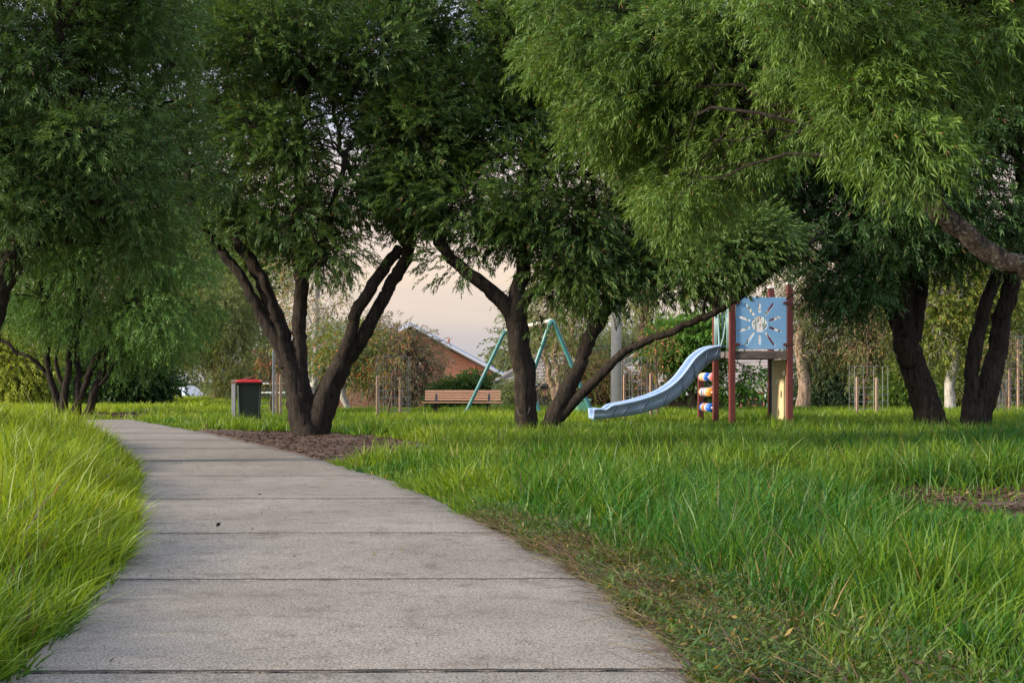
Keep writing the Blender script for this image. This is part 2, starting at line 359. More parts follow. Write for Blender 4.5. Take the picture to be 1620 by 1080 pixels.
link('joint_filler', np_mesh('joint_filler', np.vstack(VJ), np.vstack(QJ)), simple('packed_soil', (.028, .022, .016), .95, var=.3, scale=30), path_o)

# mulch beds (sheets a little above the ground) and loose bark chips on them
def bed_b(x, y):  # beside the path under the forked tree
    return ((x-xr(y)-.25)/1.85)**2+((y-17.4)/4.3)**2
def bed_e(x, y): return ((x+10.4)/3.0)**2+((y-30.3)/2.4)**2
def bed_r(x, y): return ((x-3.7)/1.25)**2+((y-9.3)/.95)**2
def bed(name, f, cx, cy, rx, ry, z):
    a = np.linspace(0, 2*np.pi, 73)[:-1]; r = np.linspace(0, 1, 26)[1:]
    X = cx+rx*1.08*r[:, None]*np.cos(a)*(1+.12*np.sin(3*a+1)*r[:, None]); Y = cy+ry*1.08*r[:, None]*np.sin(a)*(1+.1*np.sin(5*a)*r[:, None])
    if f is bed_b: X = X+xr(Y)+.25
    d = path_dist(X, Y)
    Z = H(X, Y)+z+.02*vn(X, Y, .12, 3)*sm(.0, .15, d)+.025*vn(X, Y, .5, 5)*sm(0, .2, d)
    Z = np.where(r[:, None] > .93, H(X, Y)-.03, Z); Z = np.where(d < 0.0, -.03, Z)
    cx = cx+(float(xr(cy))+.25 if f is bed_b else 0)
    Vv = np.vstack((np.array([[cx, cy, float(H(cx, cy))+z+.02]]), np.stack((X, Y, Z), -1).reshape(-1, 3)))
    n = 72; T = np.array([(0, 1+i, 1+(i+1) % n) for i in range(n)])
    k = 1+np.arange(len(r)-1)[:, None]*n; j = np.arange(n)[None]; j2 = (j+1) % n
    Qv = np.stack((k+j, k+n+j, k+n+j2, k+j2), -1).reshape(-1, 4)
    me = np_mesh(name, Vv, Qv, T, smooth=True); tag(link(name, me, M['soil']), kind='structure')
bed('mulch_bed', bed_b, 0, 17.4, 1.85, 4.3, .012)
bed('mulch_bed', bed_e, -10.4, 30.3, 3.0, 2.4, .012)
bed('mulch_bed', bed_r, 3.7, 9.3, 1.25, .95, .012)
def chips(n, cx, cy, rx, ry, g, cols, ln=.05, onpath=False):
    a = g.uniform(0, 6.283, n); r = np.sqrt(g.random(n)); x = cx+rx*r*np.cos(a); y = cy+ry*r*np.sin(a)
    d = path_dist(x, y); k = (d > .02) if not onpath else (d < -.02)
    if cy == 17.4: k &= bed_b(x, y) < 1.05
    x, y = x[k], y[k]; n = len(x); z = (H(x, y)+.035 if not onpath else np.full(n, .029))+g.random(n)*.01
    th = g.uniform(0, 6.283, n); l = g.uniform(.15, 1.1, n)**1.3*ln; wd = l*g.uniform(.12, .35, n); up = g.normal(0, .25, n)
    d1 = np.stack((np.cos(th), np.sin(th), up), -1)*l[:, None]; d2 = np.stack((-np.sin(th), np.cos(th), g.normal(0, .4, n)), -1)*wd[:, None]
    c = np.stack((x, y, z), -1); Vc = np.stack((c-d1, c-d2, c+d1, c+d2), 1).reshape(-1, 3)
    cc = np.array(cols)[g.integers(0, len(cols), n)]*g.uniform(.6, 1.3, (n, 1))
    return Vc, np.repeat(cc, 4, 0)
g = np.random.default_rng(3)
mc = [(.075, .04, .024), (.06, .035, .025), (.12, .075, .045), (.03, .02, .014)]
A = [chips(26000, -3.1, 17.4, 2.5, 4.2, g, mc, .034), chips(5000, -10.4, 30.3, 3.0, 2.4, g, mc, .07), chips(9000, 3.7, 9.3, 1.35, 1.05, g, mc+[(.22, .15, .08)], .035)]
Vc = np.vstack([a[0] for a in A]); tag(link('bark_mulch', np_mesh('bark_mulch', Vc, np.arange(len(Vc)).reshape(-1, 4), col=np.vstack([a[1] for a in A])), leaf_mat('chip', 0.0, .9, .1)), 'loose brown bark chips and litter lying on the bare mulch beds', 'mulch', kind='stuff')
Vc, cc = chips(480, -1.2, 9, 2.6, 9, g, [(.07, .05, .03), (.14, .11, .05), (.03, .025, .02)], .016, True)
V2, c2 = chips(12, -.6, 7, 1.2, 4, g, [(.02, .018, .015), (.10, .06, .03)], .03, True)
Vc = np.vstack((Vc, V2)); cc = np.vstack((cc, c2))
tag(link('leaf_litter', np_mesh('leaf_litter', Vc, np.arange(len(Vc)).reshape(-1, 4), col=cc), leaf_mat('litter', 0.0, .9, .1)), 'scattered small dry leaves and specks on the concrete path', 'leaf litter', kind='stuff')

# ------------------------------------------------------------------ grass
def grass(name, label, zones, seed):
    g = np.random.default_rng(seed); Vs, Qs, Ts, Cs = [], [], [], []; base = 0
    for (y0, y1, dens, wd, seg) in zones:
        area = .5*((.80*y0+2.6)+(.80*y1+2.6))*(y1-y0)
        n = int(area*dens); nt_ = max(1, int(n/(26 if seg == 3 else 16)))
        ty = np.sqrt(g.uniform(y0**2, y1**2, nt_)); tx = (g.random(nt_)-.5)*(.80*ty+2.6); ti = g.integers(0, nt_, n)
        ta = g.uniform(0, 6.283, n); tr_ = np.abs(g.normal(0, 1, n))*(.055+wd*4)
        x = tx[ti]+tr_*np.cos(ta); y = ty[ti]+tr_*np.sin(ta); th_ = g.uniform(.7, 1.25, nt_)[ti]; tt = g.normal(0, 1, nt_)[ti]; tf = g.uniform(0, 6.283, nt_)[ti]
        d = path_dist(x, y)
        cl = vn(x, y, .35, 0)*.6+vn(x, y, .13, 4)*.4
        keep = (d > -.02) & (bed_b(x, y) > .95+.3*(cl-.5)) & (bed_e(x, y) > .95) & (g.random(n) < np.where(bed_r(x, y) < 1, .10, 1))
        keep &= g.random(n) < np.clip(.35+1.3*cl, 0, 1)
        scrap = sm(1.0, .25, d+(y-4)*.16+.5*(vn(x, y, .5, 2)-.5))*(x > 0)*sm(8.3, 6.0, y)      # thin, dry turf by the near right edge
        
        x, y, d, cl, scrap, ta, th_, tt, tf = [q[keep] for q in (x, y, d, cl, scrap, ta, th_, tt, tf)]; n = len(x)
        hb = .28+.03*sm(14, 6, y)*(x > 0)+.12*sm(22, 14, y)*(x < xl(y))-.04*sm(17, 24, y)
        big = vn(x, y, 1.3, 6)
        h = hb*(.55+.75*vn(x, y, .8, 3)+.25*(big-.5))*g.uniform(.55, 1.15, n)
        h *= th_*(.45+.55*sm(0, .45, d))*(1-.48*scrap); h *= 1-.3*sm(26, 40, y)
        h *= 1-.42*np.exp(-((x-3.2)/2.6)**2-((y-23.2)/2.4)**2)
        h *= 1-.68*np.exp(-((x-3.3)/1.5)**4-((y-7.5)/1.25)**4)
        h = np.maximum(h, .04)
        th = ta+g.normal(0, .7, n); f = tf*.5+5.5*vn(x, y, .9, 5); lean = g.uniform(.1, 1.0, n)
        lx = np.cos(th)*.75+np.cos(f)*.32; ly = np.sin(th)*.75+np.sin(f)*.32
        near = sm(.35, 0, d); side = np.where(x < (xl(y)+xr(y))/2, 1.0, -1.0)
        lx = lx+side*near*.7; ly = ly-near*.1
        lx *= lean*h; ly *= lean*h
        b = np.stack((x, y, H(x, y)-.02), -1)
        fa = g.uniform(0, 6.283, n); w0 = wd*g.uniform(.55, 1.35, n)*(1-.45*scrap)
        sx = np.stack((np.cos(fa), np.sin(fa), np.zeros(n)), -1)*w0[:, None]
        ts = [0, .35, .68, 1] if seg == 3 else [0, .5, 1]; ws = [.9, 1, .7] if seg == 3 else [1, .8]
        cols = []; P_ = []
        dr = g.uniform(0, .75, n)**1.3
        for k, t in enumerate(ts):
            c = b+np.stack((lx*t**1.8, ly*t**1.8, h*(t-dr*t**3*.8)), -1)
            if k < len(ts)-1: P_ += [c-sx*ws[k], c+sx*ws[k]]
            else: P_ += [c]
        m = len(P_); Vb = np.stack(P_, 1).reshape(-1, 3)
        k0 = base+np.arange(n)[:, None]*m
        Qs.append(np.concatenate([k0+np.array([[2*q, 2*q+1, 2*q+3, 2*q+2]]) for q in range(len(ts)-2)]))
        Ts.append(k0+np.array([[m-3, m-2, m-1]])); base += n*m
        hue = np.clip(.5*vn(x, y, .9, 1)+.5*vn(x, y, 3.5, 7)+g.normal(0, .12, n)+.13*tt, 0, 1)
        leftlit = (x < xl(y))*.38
        hue = np.clip(hue+leftlit-.12-.22*(x > 0)*sm(20, 15, y)+.32*sm(20, 30, y), 0, 1)[:, None]  # sunlight tinted into the left and far grass, shade into the near right
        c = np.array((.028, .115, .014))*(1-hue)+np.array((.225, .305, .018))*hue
        dry = (g.random(n) < .022+.16*scrap)[:, None]
        dc = np.where(g.random((n, 1)) < .35, np.array((.30, .22, .09)), np.array((.12, .085, .045)))
        c = np.where(dry, dc, c)*g.uniform(.75, 1.25, (n, 1))
        c = c*(1-.15*scrap[:, None])
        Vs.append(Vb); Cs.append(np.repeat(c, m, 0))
    me = np_mesh(name, np.vstack(Vs), np.vstack(Qs), np.vstack(Ts), np.vstack(Cs), smooth=True)
    print(name, 'faces', len(me.polygons))
    return tag(link(name, me, M['grass']), label, 'grass', kind='stuff')
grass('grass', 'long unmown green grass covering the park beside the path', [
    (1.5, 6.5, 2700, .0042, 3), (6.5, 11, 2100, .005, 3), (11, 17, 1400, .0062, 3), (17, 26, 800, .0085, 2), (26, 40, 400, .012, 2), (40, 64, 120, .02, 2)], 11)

# ------------------------------------------------------------------ low weeds and dry runners by the near right path edge
g = np.random.default_rng(77); n = 120000
y = g.uniform(2.2, 8.0, n); x = xr(y)+np.abs(g.normal(0, .42, n))-.06; d = path_dist(x, y)
k = (vn(x, y, .25, 3)+g.normal(0, .12, n) > .33) & (g.random(n) < sm(1.9, .5, d+(y-4)*.13)); x, y = x[k], y[k]; n = len(x)
th = g.uniform(0, 6.283, n); l = g.uniform(.008, .026, n); wd = l*g.uniform(.15, .55, n); z = H(x, y)+.005+g.random(n)**1.5*.11; up = g.uniform(-.3, 1.0, n)
d1 = np.stack((np.cos(th), np.sin(th), up), -1)*l[:, None]*.7; d2 = np.stack((-np.sin(th), np.cos(th), g.normal(0, .5, n)), -1)*wd[:, None]*.5
c = np.stack((x, y, z), -1); VW = np.stack((c-d1, c-d2, c+d1, c+d2), 1).reshape(-1, 3)
tone = vn(x, y, .35, 1)[:, None]+g.normal(0, .2, (n, 1))
cw = np.where(tone > .88, np.array((.11, .07, .035)), np.where(tone > .36, np.array((.085, .13, .025)), np.array((.045, .10, .02))))
cw = np.where(g.random((n, 1)) < .06, np.array((.30, .20, .06)), cw)*g.uniform(.6, 1.35, (n, 1))
VS, CS = [VW], [np.repeat(cw, 4, 0)]
m = 3000; y = g.uniform(2.4, 7.6, m); x = xr(y)+np.abs(g.normal(0, .30, m))-.10; th = g.uniform(0, 6.283, m); l = g.uniform(.06, .2, m); z = np.maximum(H(x, y), .03)+g.random(m)*.05
p = np.stack((x, y, z), -1); dd = np.stack((np.cos(th), np.sin(th)*.8, g.uniform(-.05, .55, m)), -1)
for q in range(3):
    p2 = p+dd*(l/3)[:, None]; sw_ = np.array((0, 0, .0011)); sx_ = np.cross(dd, (0, 0, 1.0))*.0011
    VS.append(np.stack((p-sx_, p+sw_, p2+sx_, p2-sw_), 1).reshape(-1, 3)); CS.append(np.repeat(np.where(g.random((m, 1)) < .6, np.array((.13, .075, .06)), np.array((.20, .16, .07)))*g.uniform(.6, 1.3, (m, 1)), 4, 0))
    p = p2; dd = dd+g.normal(0, .35, dd.shape)*np.array((1, 1, .4))
    dd[:, 2] = np.maximum(dd[:, 2], -.1)
VW = np.vstack(VS); tag(link('weeds', np_mesh('weeds', VW, np.arange(len(VW)).reshape(-1, 4), col=np.vstack(CS)), M['grass']), 'low weeds and dry reddish runners creeping along the near right path edge', 'weeds', kind='stuff')

# ------------------------------------------------------------------ trees
def sprigs(o, d, L_, k, ll, lw, g, spread=(.45, .95), droop=.35):
    """leaves as small rhombi along drooping twigs; o,d (n,3); returns verts, sprig index"""
    n = len(o); t = (np.arange(k)+.6)/k; t = t[None]+g.normal(0, .03, (n, k)); t = np.clip(t, .05, 1.02)
    Ls = L_*g.uniform(.6, 1.3, (n, 1))
    ctr = o[:, None]+d[:, None]*(Ls*t)[..., None]; ctr[..., 2] -= droop*Ls*t**2
    dd = d[:, None]-np.array((0, 0, 1.0))*(2*droop*t)[..., None]; dd /= np.linalg.norm(dd, axis=2)[..., None]
    ref = g.normal(0, 1, (n, 1, 3)); p1 = np.cross(dd, ref); p1 /= np.linalg.norm(p1, axis=2)[..., None]+1e-9; p2 = np.cross(dd, p1)
    ph = np.arange(k)[None]*2.4+g.normal(0, .4, (n, k)); th = g.uniform(*spread, (n, k))*(1.15-.5*t)
    ld = dd*np.cos(th)[..., None]+(p1*np.cos(ph)[..., None]+p2*np.sin(ph)[..., None])*np.sin(th)[..., None]
    wv = np.cross(ld, g.normal(0, 1, (n, k, 3))); wv /= np.linalg.norm(wv, axis=2)[..., None]+1e-9
    l = ll*g.uniform(.65, 1.25, (n, k))[..., None]; wv = wv*lw*.5*g.uniform(.8, 1.2, (n, k))[..., None]
    tip = ctr+ld*l; tip[..., 2] -= .12*l[..., 0]
    mid = ctr+ld*l*.45
    return np.stack((ctr, mid+wv, tip, mid-wv), 2).reshape(-1, 3), n*k, t.ravel()
def inframe(p, mx=230):
    D = np.maximum(p[:, 1], .5); px = 810+p[:, 0]/D*FPX; py = 600-(p[:, 2]-EYE)/D*FPX
    return (px > -mx) & (px < 1620+mx) & (py > -mx*.8) & (py < 1200) & (p[:, 1] > 1)
def branches_np(starts, ends, r0, r1, g, sag=.15, n=5):
    S = len(starts); t = np.linspace(0, 1, 7)[None, :, None]
    ln = np.linalg.norm(ends-starts, axis=1)[:, None, None]
    off = g.normal(0, .11, (S, 1, 3))*ln; off[..., 2] = np.abs(off[..., 2])*1.5+sag*ln[..., 0]*.3
    pts = starts[:, None]*(1-t)+ends[:, None]*t+off*np.sin(np.pi*t)+g.normal(0, .02, (S, 7, 3))*ln
    d = np.gradient(pts, axis=1); d /= np.linalg.norm(d, axis=2)[..., None]+1e-9
    u = np.cross(d, np.array((.3, .5, .81))); u /= np.linalg.norm(u, axis=2)[..., None]+1e-9; v = np.cross(d, u)
    r = (np.asarray(r0).reshape(-1, 1)*(1-t[0, :, 0])[None]+r1*t[0, :, 0][None])
    a = np.arange(n)*2*np.pi/n
    V = pts[:, :, None]+(u[:, :, None]*np.cos(a)[:, None]+v[:, :, None]*np.sin(a)[:, None])*r[:, :, None, None]
    k = (np.arange(S)[:, None, None]*7+np.arange(6)[None, :, None])*n; j = np.arange(n)[None, None]; j2 = (j+1) % n
    Q = np.stack((k+j, k+j2, k+n+j2, k+n+j), -1).reshape(-1, 4)
    return V.reshape(-1, 3), Q, pts
def make_tree(label, cat, limbs, blobs, bark, leafm, seed, nclump, clump_r=.55, nsprig=70, k=16, sl=.26, ll=.075, lw=.012,
              cols=((.035, .085, .02), (.075, .15, .03)), droop=.35, down=.35, rough=.16, sides=16, step=.07, name='tree', group=None, shell=.45, twig=.018,
              leafname='crown', dead=.0, base=None, sub=1.0, twigm=None, spread=(.45, .95)):
    """limbs: lists of (x,y,z,r) world; blobs: (x,y,z,rx,ry,rz[,weight])"""
    g = np.random.default_rng(seed)
    b0 = np.array(base if base is not None else limbs[0][0][:3], float)
    root = thing(name, label, cat, tuple(b0), 0, group)
    Vs, Qs = [], []; nb = 0; nodes = []; nr = []
    for q, lb in enumerate(limbs):
        lb = np.array(lb, float); p, r = spline(lb[:, :3], lb[:, 3], step)
        if len(p) > 8: p = p+np.cumsum(g.normal(0, .026*step/.07, p.shape), 0)*np.minimum(1, np.linspace(0, 3, len(p)))[:, None]*.5
        V, Q = tube_np(p, r, sides, rough, seed*31+q)
        Vs.append(V); Qs.append(Q+nb); nb += len(V); nodes.append(p); nr.append(r)
    NP_ = np.vstack(nodes); NR = np.concatenate(nr)
    B = np.array([b[:6] for b in blobs], float); W = np.array([b[6] if len(b) > 6 else b[3]*b[5] for b in blobs]); W = W/W.sum()
    bi = g.choice(len(B), nclump, p=W); u = g.normal(0, 1, (nclump, 3)); u /= np.linalg.norm(u, axis=1)[:, None]
    rr = (shell+(1-shell)*g.random((nclump, 1))**.6)
    C = B[bi, :3]+u*rr*B[bi, 3:6]
    CR = clump_r*g.uniform(.6, 1.35, nclump)
    nl_ = len(Vs); nlv = nb
    me = np_mesh('trunk', np.vstack(Vs)-b0, np.vstack(Qs), smooth=True); link('trunk', me, bark, root)
    # twigs from limbs to clumps
    D2 = ((C[:, None]-NP_[None])**2).sum(2)+np.where(NP_[None, :, 2] > C[:, None, 2]+.1, 3.0, 0)+np.where(NP_[None, :, 2] < b0[2]+1.1, 6., 0)
    D2 *= g.uniform(.45, 1.9, D2.shape)
    ni = D2.argmin(1)
    V, Q, pts = branches_np(NP_[ni], C, np.minimum(NR[ni]*.6, twig+.02*g.random(nclump)), twig*.3, g)
    Vs.append(V); Qs.append(Q+nb); nb += len(V)
    # finer twigs inside clumps
    m = 5; ci = np.repeat(np.arange(nclump), m); st = pts[ci, g.integers(3, 7, len(ci))]
    du = g.normal(0, 1, (len(ci), 3)); du[:, 2] -= .3; du /= np.linalg.norm(du, axis=1)[:, None]
    V, Q, _ = branches_np(st, C[ci]+du*CR[ci, None]*1.0, np.full(len(ci), twig*.42), twig*.16, g, n=3)
    Vs.append(V); Qs.append(Q+nb)
    me = np_mesh('branches', np.vstack(Vs[nl_:])-b0, np.vstack(Qs[nl_:])-nlv, smooth=True); link('branches', me, twigm or bark, root)
    # foliage
    cen = B[:, :3].mean(0)
    ins = inframe(C)
    LV, LC = [], []
    for vis, f, sc_ in ((True, 1.0, 1.0), (False, .45, 1.5)):
        idx = np.where(ins == vis)[0]
        if not len(idx): continue
        cnt = int(nsprig*f*sub); ci = np.repeat(idx, cnt); n = len(ci)
        u = g.normal(0, 1, (n, 3)); u[:, 2] = u[:, 2]*.9+.12; u /= np.linalg.norm(u, axis=1)[:, None]
        rad = CR[ci, None]*(.45+.55*g.random((n, 1))**.5)*np.array((1.1, 1.1, .8))
        o = C[ci]+u*rad; out = (C[ci]-cen); out /= np.linalg.norm(out, axis=1)[:, None]+1e-6
        d = u*.7+out*.45+g.normal(0, .35, (n, 3)); d[:, 2] -= down; d /= np.linalg.norm(d, axis=1)[:, None]
        V, nl, tp = sprigs(o, d, sl*sc_, k, ll*sc_, lw*sc_, g, spread, droop)
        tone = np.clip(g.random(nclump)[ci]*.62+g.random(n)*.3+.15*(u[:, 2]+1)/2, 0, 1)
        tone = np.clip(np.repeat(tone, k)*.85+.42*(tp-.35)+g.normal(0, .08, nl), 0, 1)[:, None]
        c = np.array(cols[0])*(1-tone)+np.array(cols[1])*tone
        if len(cols) > 2:
            pick = g.random(nl)[:, None] < dead
            c = np.where(pick, np.array(cols[2])*g.uniform(.7, 1.3, (nl, 1)), c)
        LV.append(V); LC.append(np.repeat(c, 4, 0))
    LV = np.vstack(LV)-b0; LC = np.vstack(LC)
    me = np_mesh(leafname, LV, np.arange(len(LV)).reshape(-1, 4), col=LC); link(leafname, me, leafm, root)
    print(label[:40], 'leaves', len(LV)//4)
    return root
def LB(D, *pts, dd=None):          # limb through photo points (px, py, r[, dD])
    return [(*P(p[0], p[1], D+(p[3] if len(p) > 3 else 0)), p[2]) for p in pts]
def BL(D, px, py, rpx, rpy, depth=None, w=None, dD=0):
    D = D+dD; c = P(px, py, D); rx = rpx/FPX*D; rz = rpy/FPX*D; ry = depth or (rx+rz)/2
    return (*c, rx, ry, rz) + ((w,) if w else ())
GT = 'dark willow leaved trees shading the path'
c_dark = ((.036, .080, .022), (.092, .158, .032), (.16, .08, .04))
# tree B: the forked tree beside the mulch bed
D = 19.6
limbsB = [
    LB(D, (487, 712, 0.344), (487, 690, 0.258), (480, 665, 0.215), (468, 620, 0.172), (455, 575, 0.155), (440, 540, 0.129), (425, 470, 0.095), (404, 410, 0.086), (372, 362, 0.069), (352, 290, 0.043, .8), (330, 210, 0.026, 1.4)),
    LB(D, (452, 580, 0.112), (440, 540, 0.103), (415, 500, 0.082), (385, 450, 0.073), (342, 405, 0.069), (306, 370, 0.060, -.5), (280, 300, 0.043, -1), (285, 220, 0.026, -1.2)),
    LB(D, (482, 680, 0.172), (474, 610, 0.129), (475, 560, 0.112), (471, 500, 0.103), (469, 440, 0.103), (466, 380, 0.095), (476, 300, 0.077), (480, 210, 0.052), (500, 100, 0.034), (510, 0, 0.026)),
    LB(D, (471, 470, 0.069), (484, 425, 0.065), (500, 385, 0.056), (520, 320, 0.043, -.6), (540, 240, 0.026, -1)),
    LB(D, (489, 705, .258), (500, 665, .20), (520, 610, .165), (545, 565, .14), (577, 520, .11), (605, 470, .095), (627, 422, .09), (645, 372, .09), (660, 310, .07), (655, 220, .05), (640, 100, .035)),
    LB(D, (530, 595, .10), (548, 535, .085, -.1), (569, 480, .08, -.15), (594, 434, .08, -.1), (626, 390, .075)),
    LB(D, (640, 385, 0.060), (600, 320, 0.052, .6), (560, 240, 0.039, 1.0), (540, 120, 0.026, 1.3)),
    LB(D, (648, 362, 0.052), (690, 300, 0.043, .4), (720, 220, 0.034, .5)),
]
blobsB = [BL(D, 350, 90, 110, 120, 1.6), BL(D, 480, 60, 130, 110, 2.0), BL(D, 610, 80, 110, 120, 1.8), 
          BL(D, 335, 260, 75, 85, 1.2), BL(D, 440, 240, 80, 80, 1.5), BL(D, 345, 350, 55, 60, 1.0), BL(D, 450, 350, 65, 45, 1.3), BL(D, 510, 410, 45, 40, .9, .16), BL(D, 640, 240, 60, 50, 1.2), BL(D, 560, 310, 45, 30, 1.0, .22), BL(D, 600, 170, 70, 60, 1.3)]
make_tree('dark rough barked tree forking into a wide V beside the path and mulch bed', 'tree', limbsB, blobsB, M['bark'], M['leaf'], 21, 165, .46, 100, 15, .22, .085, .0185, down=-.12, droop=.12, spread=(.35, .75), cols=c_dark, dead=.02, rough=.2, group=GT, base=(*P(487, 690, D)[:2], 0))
# tree C: leaning trunk with a long low branch
D = 19.3
limbsC = [
    LB(D, (836, 712, 0.207), (834, 692, 0.175), (833, 650, 0.156), (828, 600, 0.146), (821, 550, 0.146), (815, 505, 0.142), (818, 470, 0.108), (823, 420, 0.097), (826, 350, 0.086), (832, 270, 0.072), (822, 170, 0.050), (815, 50, 0.036)),
    LB(D, (816, 515, 0.126), (802, 488, 0.118), (772, 456, 0.100), (735, 430, 0.089), (702, 402, 0.078), (672, 374, 0.067), (642, 332, 0.056), (622, 285, 0.044, .3), (600, 200, 0.030, .6)),
    LB(D, (820, 490, 0.096), (836, 470, 0.080), (862, 446, 0.068), (890, 416, 0.060), (912, 386, 0.048), (938, 330, 0.040), (950, 240, 0.028)),
    LB(D, (862, 712, 0.172), (868, 690, 0.146), (880, 655, 0.133), (905, 606, 0.116), (926, 560, 0.103), (946, 502, 0.099), (970, 452, 0.086), (1002, 426, 0.073), (1042, 400, 0.060), (1090, 350, 0.043), (1120, 280, 0.026)),
    LB(D, (885, 662, 0.072, -.05), (925, 618, 0.076, -.15), (962, 584, 0.065, -.3), (1000, 558, 0.058, -.4), (1050, 535, 0.050, -.6), (1100, 513, 0.047, -.8), (1150, 492, 0.043, -1), (1200, 456, 0.043, -1.2), (1262, 415, 0.036, -1.4), (1320, 370, 0.022, -1.5)),
    LB(D, (985, 436, 0.040), (975, 380, 0.036), (985, 310, 0.028), (1000, 200, 0.016)),
]
blobsC = [BL(D, 760, 60, 120, 120, 1.44), BL(D, 880, 70, 110, 130, 1.44), BL(D, 700, 190, 80, 80, 1.15), BL(D, 830, 210, 100, 80, 1.30), BL(D, 940, 230, 90, 100, 1.22), BL(D, 980, 40, 90, 110, 1.15),
          BL(D, 720, 320, 80, 60, 0.94), BL(D, 840, 330, 90, 55, 1.08), BL(D, 960, 360, 80, 50, 0.94), BL(D, 640, 320, 40, 50, 0.72, .35), BL(D, 1060, 330, 80, 70, 0.94), BL(D, 1060, 420, 60, 50, 0.72), BL(D, 1110, 405, 60, 40, 0.72, None, -.8), BL(D, 1155, 405, 35, 30, 0.58, None, -1),
          BL(D, 690, 410, 40, 30, 0.50, .2), BL(D, 960, 450, 30, 40, 0.43, .15), BL(D, 900, 450, 35, 30, 0.43, .12), BL(D, 1185, 395, 45, 30, .6, .3, -1.0)]
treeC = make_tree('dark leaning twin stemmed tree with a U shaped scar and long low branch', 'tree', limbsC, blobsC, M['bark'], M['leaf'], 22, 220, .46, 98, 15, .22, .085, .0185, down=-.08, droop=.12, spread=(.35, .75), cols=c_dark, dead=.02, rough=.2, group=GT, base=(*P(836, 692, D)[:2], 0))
sc_p = [P(828+9.5*math.cos(R(a)), 646+12*math.sin(R(a)), 19.3-.152) for a in range(-15, 200, 15)]
sc_o = MB().tube(np.array(sc_p)-np.array(treeC.location), [.006]+[.012]*(len(sc_p)-2)+[.006], 8).build('bark_scar', simple('healed_bark', (.13, .11, .09), .9, var=.3, scale=20), [c for c in treeC.children if c.name.startswith('trunk')][0], True)
# tree D: the right-hand pair of dark stems
D = 20.2
limbsD = [
    LB(D, (1484, 712, 0.279), (1482, 690, 0.233), (1468, 640, 0.209), (1450, 585, 0.200), (1434, 535, 0.195), (1428, 480, 0.140), (1436, 400, 0.135), (1430, 320, 0.112), (1400, 240, 0.093), (1370, 130, 0.056)),
    LB(D, (1432, 545, 0.099), (1410, 490, 0.090), (1400, 430, 0.081), (1400, 350, 0.063), (1360, 290, 0.045, -.8), (1300, 250, 0.027, -1.2)),
    LB(D, (1446, 540, 0.108), (1454, 480, 0.104), (1455, 430, 0.099), (1452, 370, 0.090), (1490, 280, 0.063), (1500, 150, 0.036)),
    LB(D, (1526, 712, 0.238), (1530, 690, 0.170), (1534, 640, 0.119), (1534, 590, 0.111), (1539, 530, 0.111), (1549, 470, 0.106), (1572, 400, 0.102), (1590, 300, 0.076), (1600, 150, 0.043)),
    LB(D, (1532, 705, 0.206), (1552, 650, 0.163), (1574, 590, 0.150), (1594, 530, 0.138), (1608, 470, 0.129), (1618, 420, 0.120), (1650, 320, 0.095), (1680, 180, 0.052)),
    LB(D, (1400, 360, 0.054), (1350, 400, 0.045, -.4), (1310, 420, 0.032, -.6), (1280, 440, 0.023, -.8)),
]
blobsD = [BL(D-.7, 1385, 365, 80, 50, 1.09, None, -.5), BL(D-.7, 1352, 450, 38, 35, 0.61, .4, -.5), BL(D-.7, 1200, 295, 110, 60, 1.09), BL(D-.7, 1420, 330, 120, 70, 1.22), BL(D-.7, 1540, 350, 110, 60, 1.09), BL(D-.7, 1300, 240, 150, 110, 1.36), BL(D-.7, 1500, 200, 160, 120, 1.50), BL(D-.7, 1400, 90, 200, 90, 1.22), BL(D-.7, 1600, 120, 150, 120, 1.36), BL(D-.7, 1180, 200, 110, 90, 1.09)]
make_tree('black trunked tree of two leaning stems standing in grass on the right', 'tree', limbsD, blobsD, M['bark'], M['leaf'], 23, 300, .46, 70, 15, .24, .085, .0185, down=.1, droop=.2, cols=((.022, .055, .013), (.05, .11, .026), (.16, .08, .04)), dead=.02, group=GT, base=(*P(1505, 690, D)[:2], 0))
# tree A: near left, its trunk at the frame's edge
D = 13.0
limbsA = [LB(D, (-150, 745, .22), (-110, 690, .18), (-60, 620, .155), (-16, 540, .14), (8, 460, .125), (30, 390, .12), (55, 310, .10), (100, 210, .08), (160, 90, .05), (190, -40, .03)),
          LB(D, (20, 430, .08), (-20, 340, .07, .3), (-60, 220, .05, .6), (-70, 80, .03)),
          LB(D, (60, 300, .07), (150, 240, .06, .5), (215, 190, .045, .8), (250, 100, .03, 1)),
          LB(D, (110, 200, .05), (90, 100, .04, -.7), (70, 0, .03, -1))]
blobsA = [BL(D, 60, 130, 130, 110, 1.3), BL(D, 180, 110, 100, 110, 1.3), BL(D, 30, 290, 110, 90, 1.1), BL(D, 150, 290, 110, 90, 1.2), BL(D, 120, -40, 190, 120, 1.8), BL(D, -120, 100, 150, 200, 1.6), BL(D, 235, 240, 60, 90, .9), BL(D, 90, 360, 120, 45, 1.0), BL(D, 215, 360, 60, 40, .8), BL(D, 60, -60, 200, 60, 1.2)]
make_tree('near left tree with leafy bulk filling the upper left and trunk at the edge', 'tree', limbsA, blobsA, M['bark'], M['leaf'], 24, 175, .36, 118, 15, .17, .060, .011, down=-.05, droop=.12, cols=((.038, .085, .024), (.105, .180, .040), (.16, .08, .04)), dead=.015, group=GT, base=(*P(-140, 737, D)[:2], float(H(*P(-140, 737, D)[:2]))), twig=.014)
